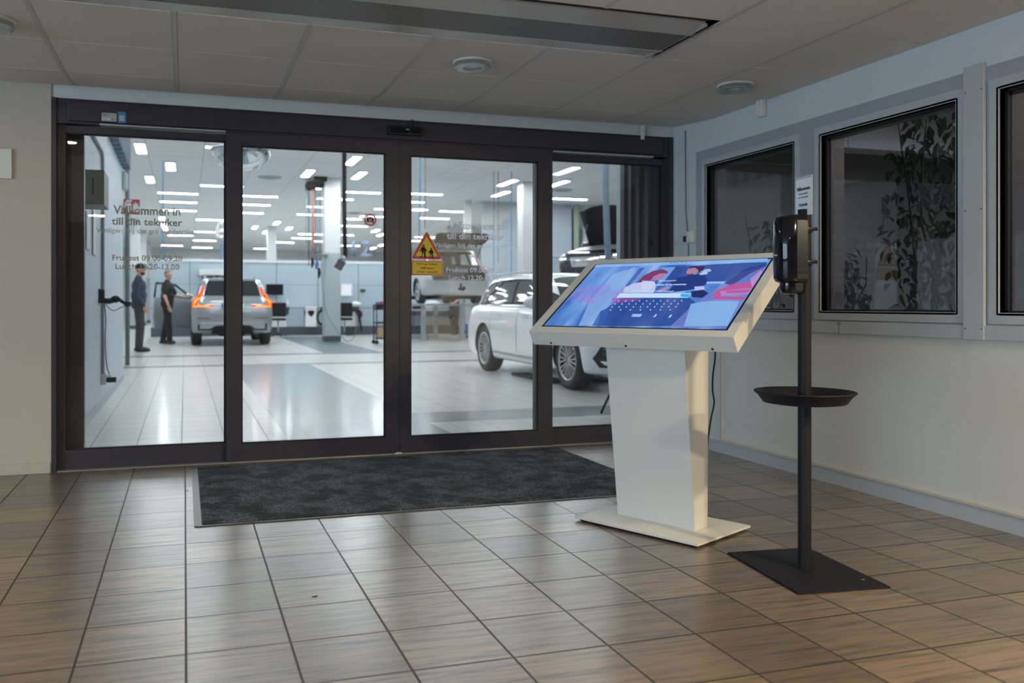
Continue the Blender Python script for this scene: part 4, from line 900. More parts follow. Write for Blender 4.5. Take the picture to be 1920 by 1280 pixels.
# ============================================================ ALONG THE PARTITION
def P2(px, py, Y=PY): return atY(px, py, Y)
def monitor(x0, y0, x1, y1, m_, label):
    a = P2(x0, y0, PY-.2); b = P2(x1, y1, PY-.2); w_, h_ = (b.x-a.x)/2, (a.z-b.z)/2
    e = empty('computer_monitor', ((a.x+b.x)/2, PY-.2, (a.z+b.z)/2)); tag(e, label, 'monitor')
    mb = MB(); mb.box(-w_, w_, -.02, .02, -h_, h_, bev=.006); obj('monitor_housing', mb, 'black' if m_ != 'lit' else 'white', e)
    mb = MB(); mb.box(-w_+.02, w_-.02, -.024, -.02, -h_+.03, h_-.02); obj('monitor_screen', mb, 'gblack' if m_ != 'lit' else M['litscreen'], e)
    mb = MB(); mb.box(-.05, .05, .02, .2, -.05, .05); obj('wall_arm', mb, 'steel', e)
M['litscreen'] = emis('lit screen', (.88, .94, 1), 1.0)
monitor(499, 532.5, 531, 553, 'dark', 'black switched off monitor on the partition right of the grey car')
monitor(639, 532, 660, 555, 'lit', 'brightly lit monitor on the partition right of the white pillar')
def desk(x0, x1, ytop, label):
    a = P2(x0, ytop, PY-.5); b = P2(x1, ytop, PY-.5); w_ = (b.x-a.x)/2
    e = empty('wall_desk', ((a.x+b.x)/2, PY, 0)); tag(e, label, 'desk'); z = a.z
    mb = MB(); mb.box(-w_, w_, -.55, -.035, z-.05, z, bev=.005); obj('desk_top', mb, 'alu2', e)
    mb = MB(); mb.prism([(-w_+.03, -.45, z-.05), (-w_+.03, -.035, z-.05), (-w_+.03, -.035, z-.30), ], (2*w_-.06, 0, 0)); obj('desk_bracket', mb, 'kick', e)
    mb = MB(); mb.box(-w_+.1, w_-.1, -.2, -.035, .28, .75); obj('desk_cabinet', mb, 'white', e)
    return e, z
d1, dz = desk(505, 545, 573, 'wall desk with drawer bracket on the partition beside the grey car')
d2, dz2 = desk(641, 676, 572, 'wall desk on the partition under the lit monitor')
def onto(name, label, cat, px, Y, z, build):
    x = P2(px, 569, Y).x; e = empty(name, (x, Y, z)); tag(e, label, cat); build(e); return e
def chair(e, m_='matblack'):
    mb = MB(); mb.box(-.22, .22, -.04, .04, .62, 1.05, bev=.03); obj('backrest', mb, m_, e)
    mb = MB(); mb.box(-.22, .22, .0, .42, .50, .57, bev=.02); obj('seat', mb, m_, e)
    mb = MB(); mb.cyl((0, .2, .1), (0, .2, .5), .025, seg=10); obj('chair_post', mb, 'steel', e)
    for k in range(5):
        a = 2*PI*k/5; mb = MB(); mb.cyl((0, .2, .1), (.25*math.cos(a), .2+.25*math.sin(a), .03), .018, seg=6); obj('leg', mb, 'black', e)
onto('office_chair', 'black office chair at the desk under the lit monitor', 'chair', 648, PY-1.3, 0, chair)
onto('office_chair', 'black office chair at the desk beside the grey car', 'chair', 523, PY-1.3, 0, chair)
def bottle(e):
    mb = MB(); mb.lathe([(0, 0), (.035, 0), (.037, .1), (.03, .14), (.012, .16), (.012, .2), (0, .2)], seg=12); obj('bottle_body', mb, 'white', e); mb = MB(); mb.lathe([(0, .2), (.016, .2), (.016, .24), (0, .24)], seg=10); obj('bottle_cap', mb, 'steel', e)
onto('spray_bottle', 'pale bottle standing on the desk beside the grey car', 'bottle', 539, PY-.3, dz, bottle)
def orange_can(e):
    mb = MB(); mb.lathe([(0, 0), (.04, 0), (.04, .13), (0, .14)], seg=12); obj('can_body', mb, 'orange', e)
onto('spray_can', 'orange can on the desk below the black monitor', 'can', 514, PY-.3, dz, orange_can)
def heap(e):
    mb = MB(); mb.ell((0, 0, .05), (.13, .1, .07)); mb.ell((.08, .0, .05), (.10, .08, .05)); obj('paper_pile', mb, 'paper', e, smooth=True)
onto('paper_heap', 'heap of white papers on the desk under the lit monitor', 'papers', 667, PY-.3, dz2, heap)
def bin_(e):
    mb = MB(); mb.prism([(-.17, -.14, .28), (.17, -.14, .28), (.17, .14, .28), (-.17, .14, .28)], (0, 0, .62)); obj('bin_body', mb, 'white', e)
    mb = MB(); mb.lathe([(.17, .58), (.19, .66), (.21, .76), (.19, .80)], Matrix.Diagonal((1, .8, 1, 1)), 24); obj('bin_bag', mb, 'gblack', e, normals=False)
    mb = MB(); mb.box(-.19, .19, -.15, .15, .86, .92, bev=.01); obj('bin_lid', mb, 'white', e)
onto('waste_bin', 'white wall mounted waste bin with black bag left of the pillar', 'waste bin', 582, PY-.2, 0.0, bin_)
def coil(e):
    for k, r in enumerate((.20, .22, .24)):
        mb = MB(); mb.tube([(r*.62*math.cos(a), -.02*k, r*math.sin(a)) for a in [2*PI*i/24 for i in range(25)]], .022, 8, cap=False); obj('hose_turn', mb, 'matblack', e)
    mb = MB(); mb.box(-.04, .04, -.05, .05, .18, .34); obj('hose_hook', mb, 'black', e)
onto('hose_coil', 'coiled black hose hanging on the partition left of the pillar', 'hose', 603, PY-.15, .57, coil)
def eye(e):
    mb = MB(); mb.ell((0, 0, 0), (.10, .04, .055)); obj('station_body', mb, 'black', e, smooth=True); mb = MB(); mb.ell((0, -.03, 0), (.05, .02, .02)); obj('station_lamp', mb, emis('green light', (.05, .5, .3), .5), e)
onto('eyewash_station', 'small black wall device with green light right of the lit monitor', 'wall device', 680.5, PY-.08, 1.45, eye)
def fan(e):
    mb = MB(); mb.tube([(0, 0, .2), (.02, 0, -.1), (.1, 0, -.5)], [.05, .04, .02], 8); obj('hose_body', mb, 'matblack', e); mb = MB(); mb.ell((.03, 0, .05), (.09, .07, .13)); obj('grip_head', mb, 'black', e, smooth=True)
onto('vacuum_tool', 'black vacuum tool hanging under the lit monitor desk', 'tool', 673, PY-.3, .62, fan)
def shelf(e):
    mb = MB(); mb.box(-.6, .6, -.3, 0, .12, .30, bev=.01); obj('shelf_box', mb, 'white', e)
    for k, (x, h_) in enumerate([(-.5, .12), (-.3, .1), (-.1, .12), (.1, .08), (.3, .12)]): mb = MB(); mb.box(x, x+.12, -.2, -.02, 0, h_); obj('shelf_item', mb, 'kick', e)
onto('wall_shelf', 'white wall cabinet with dark items above the grey car roof', 'shelf', 410, PY-.02, 1.78, shelf)
# tool trolley right of the pillar
TY = 15.6; xa = P2(702, 569, TY).x; xb = P2(735, 569, TY).x; tw = xb-xa
e = empty('tool_trolley', (xa, TY, 0)); tag(e, 'black open tool trolley on castors seen at the second pane edge', 'trolley')
for x in (0.02, tw): 
    for y in (-.18, .18): mb = MB(); mb.cyl((x, y, .1), (x, y, 1.0), .014, seg=8); obj('trolley_post', mb, 'matblack', e)
for x in (0.02, tw):
    for y in (-.18, .18): mb = MB(); mb.cyl((x, y-.015, .05), (x, y+.015, .05), .05, seg=14); obj('castor', mb, 'rubber', e)
mb = MB(); mb.box(0, tw+.02, -.2, .2, .86, 1.0); obj('trolley_tray', mb, 'black', e); mb = MB(); mb.box(0, tw+.02, -.2, .2, .52, .56); obj('trolley_shelf', mb, 'black', e); mb = MB(); mb.box(0, tw+.02, -.2, .2, .13, .16); obj('trolley_shelf', mb, 'black', e)
e = empty('cardboard_box', (xa+.06+tw/2, TY, .161)); tag(e, 'brown cardboard box on the lowest trolley shelf', 'box'); mb = MB(); mb.box(-tw*.42, tw*.42, -.15, .15, 0, .26); obj('box_body', mb, 'card', e); mb = MB(); mb.box(-tw*.42, tw*.42, -.03, .03, .26, .262); obj('box_tape', mb, 'galv', e)
for k, (x, c_, nm) in enumerate([(.10, (.1, .12, .5), 'blue plastic case in the trolley tray'), (.22, (.7, .1, .05), 'red plastic case in the trolley tray'), (.32, (.75, .6, .1), 'yellow plastic case in the trolley tray')]):
    o = box('tool_case', (xa+x-.05, xa+x+.05, TY-.1, TY+.1, 1.001, 1.06+.02*k), mat('case plastic', c_, .4), bev=.006); tag(o, nm, 'case')
mb = MB(); mb.ell((0, 0, 0), (.10, .09, .12)); mb.cyl((0, 0, .1), (0, 0, .17), .05); o = obj('coffee_can', mb, 'black', smooth=True); o.location = (xa-.03, TY-.3, .50); 
bpy.data.objects.remove(o)

# ============================================================ CARS
def catmull(P, t):
    n = len(P); i = max(0, min(n-2, int(math.floor(t)))); f = t-i
    a, b, c, d = P[max(i-1, 0)], P[i], P[i+1], P[min(i+2, n-1)]
    return .5*((2*b)+(c-a)*f+(2*a-5*b+4*c-d)*f*f+(3*b-a-3*c+d)*f**3)
def carsurf(levels, barrel=.02, bulge=.05):
    LV = [np.array(l[:7]+tuple(l[7]), float) for l in levels]; zx = np.array([0, .08, .22, .5, .72, .88, 1.])
    Lc = max(l[1] for l in levels)
    def S(u, v):
        q = catmull(LV, v); xr, xf, w_, rx, ry, fx, fy = q[:7]; zz = q[7:]
        if u <= 1: t_ = u; y = t_*(w_-ry); x = xr+bulge*(y/max(w_, .1))**2*.8
        elif u <= 2: a = (u-1)*PI/2; x0 = xr+bulge*((w_-ry)/max(w_, .1))**2*.8; y = w_-ry+ry*math.sin(a); x = x0+rx*(1-math.cos(a))
        elif u <= 3:
            s = u-2; xs_ = xr+bulge*((w_-ry)/max(w_, .1))**2*.8+rx; xe = xf-fx-.10*((w_-fy)/max(w_, .1))**2; x = xs_+(xe-xs_)*s; y = w_+barrel*(1-(2*s-1)**2)
        elif u <= 4: a = (u-3)*PI/2; xe = xf-fx-.10*((w_-fy)/max(w_, .1))**2; x = xe+fx*math.sin(a); y = w_-fy+fy*math.cos(a)
        else: t_ = 5-u; y = t_*(w_-fy); x = xf-.10*(y/max(w_, .1))**2
        return Vector((x, y, float(np.interp(x/Lc, zx, zz))))
    return S, len(levels), Lc
def build_car(name, label, levels, axles, R, track, paint, wheelw=.23, arch=None, rim='spoke', well=.05):
    S, n, Lc = carsurf(levels)
    us = [k/4 for k in range(4)]+[1+k/6 for k in range(6)]+[2+k/34 for k in range(34)]+[3+k/6 for k in range(6)]+[4+k/5 for k in range(6)]
    sub = 4; vsn = [(i+k/sub) for i in range(n-1) for k in range(sub)]+[n-1]
    bm = bmesh.new(); rows = []
    for v_ in vsn:
        half = [S(u_, v_) for u_ in us]; row = [bm.verts.new(p) for p in half]+[bm.verts.new((p.x, -p.y, p.z)) for p in half[-2:0:-1]]
        rows.append(row)
    m_ = len(rows[0])
    for i in range(len(rows)-1):
        for k in range(m_): bm.faces.new((rows[i][k], rows[i][(k+1) % m_], rows[i+1][(k+1) % m_], rows[i+1][k]))
    nh = len(us)
    for row in (rows[0], rows[-1]):
        for k in range(nh-1):
            a, b = row[k], row[k+1]; c, d = row[(m_-k-1) % m_], row[(m_-k) % m_]
            q = []
            for z_ in (a, b, c, d):
                if z_ not in q: q.append(z_)
            if len(q) > 2:
                try: bm.faces.new(q)
                except ValueError: pass
    bmesh.ops.recalc_face_normals(bm, faces=bm.faces)
    bvh = BVHTree.FromBMesh(bm)
    me = bpy.data.meshes.new('car_body'); bm.to_mesh(me); bm.free()
    root = empty(name); tag(root, label, 'car')
    body = bpy.data.objects.new('car_body', me); C.objects.link(body)
    for mm_ in (M[paint], M['matblack']): me.materials.append(mm_)
    # wheel wells cut out of the shell
    cut = MB()
    for ax in axles:
        for s in (-1, 1): cut.cyl((ax, s*(track/2-.18), R), (ax, s*(track/2+.5), R), arch or R+.045, seg=40, mi=1)
    cu = obj('cutter', cut, [M[paint], M['matblack']])
    md = body.modifiers.new('b', 'BOOLEAN'); md.object = cu; md.operation = 'DIFFERENCE'; md.solver = 'EXACT'
    bpy.context.view_layer.update(); me2 = bpy.data.meshes.new_from_object(body.evaluated_get(bpy.context.evaluated_depsgraph_get())); body.modifiers.clear(); body.data = me2; bpy.data.objects.remove(cu)
    rnd(body, 50); body.parent = root
    # wheels
    w_ = None
    for ax in axles:
        for s in (-1, 1):
            if w_ is None: w_ = wheel(R, wheelw, rim); e = w_
            else: e = dup(w_)
            e.parent = root; e.location = (ax, s*(track/2-wheelw/2), R); e.rotation_euler = (0, 0, 0 if s > 0 else PI)
    def decal(nm, pts, axis, m, parent=None, off=.004, side=1, cuts=5):
        """polygon projected on the shell. axis 'y': pts (x,z) from the side; 'r'/'f': pts (y,z) from rear / front; 'z': pts (x,y) from the top"""
        d = bmesh.new(); vs = [d.verts.new((a_, b_, 0)) for a_, b_ in pts]; d.faces.new(vs); bmesh.ops.triangulate(d, faces=d.faces[:])
        for _ in range(cuts):
            bmesh.ops.subdivide_edges(d, edges=[e_ for e_ in d.edges if e_.calc_length() > .05], cuts=1, use_grid_fill=True); bmesh.ops.triangulate(d, faces=d.faces[:])
        for v in d.verts:
            a_, b_ = v.co.x, v.co.y
            if axis == 'y': o_, dr = Vector((a_, side*3, b_)), Vector((0, -side, 0))
            elif axis == 'r': o_, dr = Vector((-3, a_, b_)), Vector((1, 0, 0))
            elif axis == 'f': o_, dr = Vector((Lc+3, a_, b_)), Vector((-1, 0, 0))
            else: o_, dr = Vector((a_, b_, 4)), Vector((0, 0, -1))
            h = bvh.ray_cast(o_, dr)
            if h[0] is None: h = bvh.find_nearest(o_+dr*3)
            nn = h[1] if h[1].dot(dr) < 0 else -h[1]
            v.co = h[0]+nn*off
        bmesh.ops.triangulate(d, faces=d.faces[:])
        me_ = bpy.data.meshes.new(nm); d.to_mesh(me_); d.free(); me_.materials.append(M[m] if isinstance(m, str) else m)
        ob = bpy.data.objects.new(nm, me_); C.objects.link(ob); ob.parent = parent or root
        for p_ in me_.polygons: p_.use_smooth = True
        return ob
    return root, body, decal, S
def wheel(R, wd, rim='spoke'):
    e = empty('wheel'); rr = R*.70
    mb = MB(); Rx = Matrix.Rotation(-PI/2, 4, 'X'); h = wd/2   # outer face towards +y
    mb.lathe([(rr, -h+.02), (R-.05, -h), (R-.012, -h+.02), (R, -h+.05), (R, h-.05), (R-.012, h-.02), (R-.05, h), (rr, h-.015), (rr, -h+.02)], Rx, 48); obj('tyre', mb, 'rubber', e, smooth=True)
    mb = MB(); mb.lathe([(0, -.02), (rr-.01, -.02), (rr-.01, h-.02)], Rx, 40); obj('wheel_barrel', mb, 'matblack', e, normals=False)
    mb = MB(); mb.lathe([(rr+.002, h-.03), (rr+.002, h-.008), (rr-.016, h-.012), (rr-.018, h-.03)], Rx, 48)
    mb.lathe([(0, h-.03), (.055, h-.032), (.06, h-.05), (.06, -.02)], Rx, 24)
    ns = 10 if rim == 'spoke' else 5
    for k in range(ns):
        a = 2*PI*k/ns
        for s in ((-1, 1) if rim == 'spoke' else (0,)):
            a1 = a+s*.07; a2 = a+s*.15; w1_ = .006 if rim == 'spoke' else .028; w2_ = .009 if rim == 'spoke' else .04
            p = []
            for (r_, aa, ww) in ((.05, a1, w1_), (rr-.012, a2, w2_)):
                c_ = Vector((r_*math.cos(aa), 0, r_*math.sin(aa))); t_ = Vector((-math.sin(aa), 0, math.cos(aa)))*ww
                p += [c_-t_, c_+t_]
            yi, yo = h-.045, h-.02
            q = [Vector((p[0].x, yi, p[0].z)), Vector((p[1].x, yi, p[1].z)), Vector((p[3].x, yo-.02, p[3].z)), Vector((p[2].x, yo-.02, p[2].z))]
            mb.prism(q, (0, .022, 0))
    obj('wheel_rim', mb, 'rimm', e); return e
M['rimm'] = mat('alloy rim', (.46, .48, .51), .3, metal=.5)
M['pwhite'] = mat('white car paint', (.80, .82, .85), .22, coat=1)
M['pgrey'] = mat('silver grey car paint', (.30, .33, .36), .25, metal=.35, coat=1)
M['psilver'] = mat('pale silver car paint', (.50, .52, .54), .28, metal=.35, coat=1)
M['pblack'] = mat('black car paint', (.010, .012, .018), .12, coat=1)
M['cglass'] = mat('dark car glass', (.012, .015, .018), .04, coat=1)
M['cglass2'] = mat('pale car glass', (.42, .52, .54), .15)
M['tail'] = emis('lit tail lamp', (1, .055, .01), 3.2); M['tail2'] = emis('lit tail lamp core', (1, .22, .02), 4.5)
M['redlens'] = mat('red lamp lens', (.50, .015, .012), .2, coat=1)
M['dred'] = mat('dark red reflector', (.16, .01, .012), .3)
z7 = lambda a, *b: (a,)*7 if not b else (a,)+b
# estate: (xr, xf, w, rx, ry, fx, fy, z at seven stations from rear to front)
EST = [(.45, 4.50, .76, .2, .3, .3, .4, z7(.20)), (.16, 4.68, .86, .2, .25, .35, .4, z7(.23)), (.04, 4.745, .905, .22, .28, .40, .42, (.36,)*7), (.0, 4.76, .918, .25, .3, .42, .45, (.58, .58, .56, .56, .56, .56, .56)),
       (.03, 4.73, .915, .28, .3, .45, .48, (.80, .80, .77, .75, .73, .70, .68)), (.10, 4.62, .885, .30, .3, .5, .5, (.93, .94, .93, .92, .88, .80, .76)), (.19, 4.35, .84, .25, .26, .6, .55, (.985, .985, .985, .97, .93, .86, .80)),
       (.26, 3.46, .80, .22, .22, .55, .5, (1.02, 1.02, 1.02, 1.0, 1.0, 1.0, 1.0)), (.42, 3.00, .735, .2, .2, .5, .42, (1.23,)*7), (.62, 2.55, .655, .2, .2, .4, .35, (1.375, 1.39, 1.40, 1.40, 1.38, 1.38, 1.38)), (.80, 2.35, .52, .3, .2, .3, .3, (1.405, 1.42, 1.44, 1.435, 1.42, 1.4, 1.4)), (1.1, 2.1, .25, .3, .15, .3, .2, (1.42, 1.435, 1.455, 1.45, 1.43, 1.4, 1.4))]
SUV = [(.45, 4.45, .80, .2, .3, .3, .4, z7(.28)), (.14, 4.62, .90, .2, .25, .35, .4, z7(.32)), (.03, 4.68, .935, .2, .26, .40, .42, (.45,)*7), (.0, 4.70, .95, .22, .28, .42, .45, (.68,)*7),
       (.03, 4.68, .945, .24, .28, .45, .48, (.92, .92, .90, .88, .86, .82, .80)), (.08, 4.58, .92, .26, .28, .5, .5, (1.08, 1.08, 1.07, 1.05, 1.02, .94, .88)), (.16, 4.30, .865, .22, .24, .6, .55, (1.16, 1.16, 1.16, 1.14, 1.10, 1.00, .93)),
       (.20, 3.45, .83, .2, .2, .55, .5, (1.20, 1.20, 1.20, 1.19, 1.17, 1.15, 1.1)), (.33, 3.02, .76, .2, .2, .5, .42, (1.42,)*7), (.48, 2.62, .675, .2, .18, .4, .35, (1.585, 1.60, 1.61, 1.61, 1.59, 1.59, 1.59)), (.62, 2.45, .56, .25, .2, .3, .3, (1.62, 1.635, 1.65, 1.645, 1.63, 1.6, 1.6)), (1.1, 2.1, .28, .3, .15, .3, .2, (1.64, 1.65, 1.665, 1.66, 1.64, 1.6, 1.6))]
def side_windows(decal, s, zb, zt, x0, x1, m='cglass', q=None):
    # surround, then three panes from rear to front
    slope = q or (.42, .95)
    decal('window_surround', [(x0-.06, zb-.02), (x1+.10, zb-.02), (x1-slope[1]+.06, zt+.02), (x1-slope[1]-.5, zt+.035), (x0+slope[0]+.3, zt+.03), (x0+slope[0]-.1, zt-.01)], 'y', 'gblack', side=s, off=.003)
    xa = x0; w_ = (x1-x0)
    for k, (a0, a1, b0, b1) in enumerate([(x0+.02, x0+.60, x0+slope[0]+.02, x0+.62), (x0+.66, x0+w_*.52, x0+.68, x0+w_*.51), (x0+w_*.545, x1+.02, x0+w_*.54, x1-slope[1]+.04)]):
        decal('side_window', [(a0, zb), (a1, zb), (b1, zt), (b0, zt)], 'y', m, side=s, off=.006)
# ---------- white estate, facing the doors
wc, wb, dc, S1 = build_car('estate_car', 'white estate car parked facing right behind the right door leaf', EST, (.98, 3.93), .345, 1.84, 'pwhite', wheelw=.235)
wc.location = (5.235, 7.60, 0); wc.rotation_euler = (0, 0, -PI/2)
for s in (-1, 1):
    side_windows(dc, s, 1.025, 1.33, .42, 3.28)
    dc('sill_strip', [(1.4, .30), (3.5, .28), (3.5, .315), (1.4, .335)], 'y', 'galv', side=s)
    for x in (1.62, 2.62): o = dc('door_handle', [(x, .84), (x+.18, .84), (x+.18, .865), (x, .865)], 'y', 'steel', side=s, off=.02)
    for x in (1.30, 2.36, 3.38): dc('door_gap', [(x, .36), (x+.012, .36), (x+.012, 1.0), (x, 1.0)], 'y', 'seam', side=s, off=.002)
    dc('head_lamp', [(4.05, .70), (4.62, .62), (4.66, .72), (4.25, .80)], 'y', 'chrome', side=s, off=.005)
    dc('tail_lamp', [(.05, .70), (.30, .74), (.34, .92), (.12, .90)], 'y', 'redlens', side=s, off=.005)
    dc('fog_intake', [(s*.46, .30), (s*.80, .30), (s*.86, .40), (s*.80, .54), (s*.60, .54), (s*.50, .42)], 'f', 'gblack', off=.006)
    for zz in (.47, .50, .53): dc('intake_slat', [(s*.52, zz-.006), (s*.80, zz-.006), (s*.80, zz+.002), (s*.52, zz+.002)], 'f', 'rubber', off=.012, cuts=1)
    dc('intake_trim', [(s*.50, .33), (s*.76, .33), (s*.80, .375), (s*.54, .375)], 'f', 'chrome', off=.010)
    mb = MB(); mb.ell((3.06, s*.98, 1.03), (.085, .13, .085)); mb.tube([(3.05, s*.84, .97), (3.06, s*.95, .985)], .025, 8, mi=1); mi_ = obj('wing_mirror', mb, ['pwhite', 'black'], wc, smooth=True)
    mb = MB(); mb.tube(smooth_path([(.75, s*.60, 1.42), (.95, s*.62, 1.455), (1.7, s*.63, 1.47), (2.3, s*.60, 1.45), (2.45, s*.58, 1.41)]), .014, 6); obj('roof_rail', mb, 'steel', wc)
dc('windscreen', [(2.62, -.50), (3.35, -.66), (3.40, 0), (3.35, .66), (2.62, .50), (2.58, 0)], 'z', 'cglass', off=.006)
dc('rear_window', [(-.60, 1.06), (.60, 1.06), (.50, 1.33), (-.50, 1.33)], 'r', 'cglass', off=.006)
dc('grille', [(-.40, .45), (.40, .45), (.46, .66), (-.46, .66)], 'f', 'gblack', off=.008)
dc('bonnet_gap', [(3.5, -.6), (4.4, -.52), (4.4, -.508), (3.5, -.588)], 'z', 'seam', off=.002)
# ---------- silver grey SUV, rear towards the doors, lamps lit, left front door open
gc, gb, dg, S2 = build_car('suv_car', 'silver grey SUV seen from behind with glowing red tail lamps', SUV, (.92, 3.78), .365, 1.90, 'pgrey', wheelw=.25)
gc.location = (1.10, 15.5, 0); gc.rotation_euler = (0, 0, PI/2)
for s in (-1, 1):
    side_windows(dg, s, 1.22, 1.53, .40, 3.25)
    dg('side_cladding', [(1.35, .32), (3.35, .32), (3.35, .45), (1.35, .45)], 'y', 'matblack', side=s, off=.006)
    dg('tail_lamp', [(s*.925, .935), (s*.50, .935), (s*.44, .985), (s*.48, .995), (s*.56, .968), (s*.80, .968), (s*.80, 1.10), (s*.74, 1.16), (s*.69, 1.26), (s*.655, 1.42), (s*.69, 1.43), (s*.745, 1.28), (s*.82, 1.18), (s*.90, 1.10)], 'r', 'tail', off=.012)
    dg('tail_lamp_core', [(s*.90, .942), (s*.55, .942), (s*.50, .962), (s*.88, .962)], 'r', 'tail2', off=.016)
    dg('tail_lamp_core', [(s*.85, 1.03), (s*.885, .97), (s*.865, 1.09), (s*.77, 1.15), (s*.76, 1.13), (s*.82, 1.09)], 'r', 'tail2', off=.016)
    dg('bumper_reflector', [(s*.50, .655), (s*.84, .655), (s*.82, .675), (s*.55, .675)], 'r', 'dred', off=.006)
    dg('exhaust_trim', [(s*.40, .44), (s*.52, .38), (s*.80, .38), (s*.80, .53), (s*.76, .53), (s*.76, .41), (s*.54, .41), (s*.43, .47)], 'r', 'gblack', off=.010)
    mb = MB(); mb.tube(smooth_path([(.6, s*.60, 1.63), (.8, s*.62, 1.68), (1.7, s*.64, 1.70), (2.5, s*.6, 1.66)]), .016, 6); obj('roof_rail', mb, 'steel', gc)
    mb = MB(); mb.ell((3.12, s*1.0, 1.22), (.07, .12, .08)); obj('wing_mirror', mb, 'pgrey', gc, smooth=True)
dg('rear_window', [(-.66, 1.21), (.66, 1.21), (.64, 1.30), (.57, 1.55), (-.57, 1.55), (-.64, 1.30)], 'r', 'cglass', off=.008)
dg('roof_spoiler', [(-.60, 1.56), (.60, 1.56), (.55, 1.61), (-.55, 1.61)], 'r', 'pgrey', off=.03)
dg('tailgate_gap', [(-.78, .72), (.78, .72), (.78, .73), (-.78, .73)], 'r', 'seam', off=.003)
dg('lower_bumper', [(-.50, .30), (.50, .30), (.46, .47), (.38, .50), (-.38, .50), (-.46, .47)], 'r', 'matblack', off=.008)
mb = MB(); mb.box(.7, 1.3, -.5, .5, .26, .34); mb.cyl((.55, -.3, .30), (.55, .3, .30), .08); mb.tube([(.92, -.8, .36), (.92, .8, .36)], .04, 8); obj('underbody', mb, 'matblack', gc)
dg('chrome_line', [(-.72, .555), (.72, .555), (.72, .575), (-.72, .575)], 'r', 'alu2', off=.006)
pl_ = dg('number_plate', [(-.26, .89), (.26, .89), (.26, 1.005), (-.26, 1.005)], 'r', 'white2', off=.014)
dg('plate_band', [(.215, .89), (.26, .89), (.26, 1.005), (.215, 1.005)], 'r', 'blueink', off=.018, parent=pl_)
t_ = textmesh('plate_text', 'KYH 03X', Matrix.Translation((-.006, -.02, .915)) @ Matrix(((0, 0, -1, 0), (-1, 0, 0, 0), (0, 1, 0, 0), (0, 0, 0, 1))), 'ink', pl_, w=.42, h=.07, bold=.01)
for v in t_.data.vertices: v.co.x += S2(0, 3.6).x-.045+(v.co.z-.915)*.0
# open front door on the left side (a child that swings out)
mb = MB(); dx0, dx1 = 0, 1.05
prof = [(0, .35), (1.02, .35), (1.06, .7), (1.02, 1.16), (.98, 1.18), (.0, 1.20)]
mb.prism([(x, 0, z) for x, z in prof], (0, .10, 0)); dm = Matrix.Translation((3.30, .96, 0)) @ Matrix.Rotation(PI-1.15, 4, 'Z')
bmesh.ops.transform(mb.bm, matrix=dm, verts=mb.bm.verts); dr_ = obj('open_door', mb, 'pgrey', gc, smooth=True)
mb = MB(); mb.tube([(.0, .05, 1.20), (.45, .06, 1.52), (.98, .08, 1.57), (1.02, .06, 1.18)], .028, 8); bmesh.ops.transform(mb.bm, matrix=dm, verts=mb.bm.verts); obj('window_frame_bar', mb, 'matblack', dr_)
mb = MB(); mb.prism([(.06, .05, 1.20), (.98, .05, 1.18), (.95, .05, 1.55), (.46, .05, 1.50)], (0, .006, 0)); bmesh.ops.transform(mb.bm, matrix=dm, verts=mb.bm.verts); obj('door_window', mb, M['glass'], dr_)
mb = MB(); mb.prism([(.05, -.012, .42), (.95, -.012, .42), (.95, -.012, 1.1), (.05, -.012, 1.12)], (0, -.02, 0)); bmesh.ops.transform(mb.bm, matrix=dm, verts=mb.bm.verts); obj('door_trim', mb, 'kick', dr_)
# ---------- pale silver estate on the lift, tailgate raised
LZ = 1.02
sc_, sb, ds, S3 = build_car('estate_car', 'pale silver estate car raised on a lift with its tailgate open', EST, (.98, 3.72), .32, 1.80, 'psilver', wheelw=.21, rim='five')
sc_.location = (7.02, 16.25, LZ); sc_.rotation_euler = (0, 0, PI/2); sc_.scale = (1, 1, 1.04)
for s in (-1, 1):
    side_windows(ds, s, 1.03, 1.33, .42, 3.28)
    ds('tail_lamp', [(s*.84, .78), (s*.80, .80), (s*.72, 1.03), (s*.60, 1.36), (s*.66, 1.36), (s*.78, 1.08), (s*.885, .92)], 'r', 'redlens', off=.012)
    ds('side_moulding', [(1.35, .56), (3.5, .56), (3.5, .62), (1.35, .62)], 'y', 'galv', side=s, off=.006)
    mb = MB(); mb.tube(smooth_path([(.75, s*.60, 1.42), (.95, s*.62, 1.46), (1.7, s*.63, 1.475), (2.4, s*.60, 1.43)]), .014, 6); obj('roof_rail', mb, 'black', sc_)
ds('boot_opening', [(-.72, .60), (.72, .60), (.76, .76), (.66, 1.03), (.54, 1.36), (-.54, 1.36), (-.66, 1.03), (-.76, .76)], 'r', 'gap', off=.006)
for nm, pts in [('window_seen_through', [(-.62, 1.00), (-.44, 1.00), (-.40, 1.28), (-.52, 1.30)]), ('window_seen_through', [(-.36, 1.0), (-.12, 1.0), (-.18, 1.27), (-.32, 1.29)]), ('window_seen_through', [(.02, 1.01), (.12, 1.01), (.08, 1.22), (.02, 1.2)]), ('window_seen_through', [(.40, 1.0), (.64, 1.0), (.58, 1.14), (.38, 1.15)])]:
    ds(nm, pts, 'r', 'cglass2', off=.012, cuts=1)  # pale patches paint the light showing through the cabin onto the dark opening
mb = MB()
for y in (-.3, .3): mb.ell((0, 0, 0), (.06, .14, .10)); bmesh.ops.translate(mb.bm, vec=(S3(0, 6.5).x-.0, y*.9, 1.06), verts=mb.bm.verts[-200:]) if False else None
mb = MB(); mb.tube([(.02, 0, .38), (-.14, 0, .36), (-.15, 0, .46)], .03, 8); mb.ell((-.15, 0, .48), (.035, .035, .035)); mb.cyl((-.02, -.14, .36), (.0, -.10, .40), .06); obj('tow_bar', mb, 'matblack', sc_)
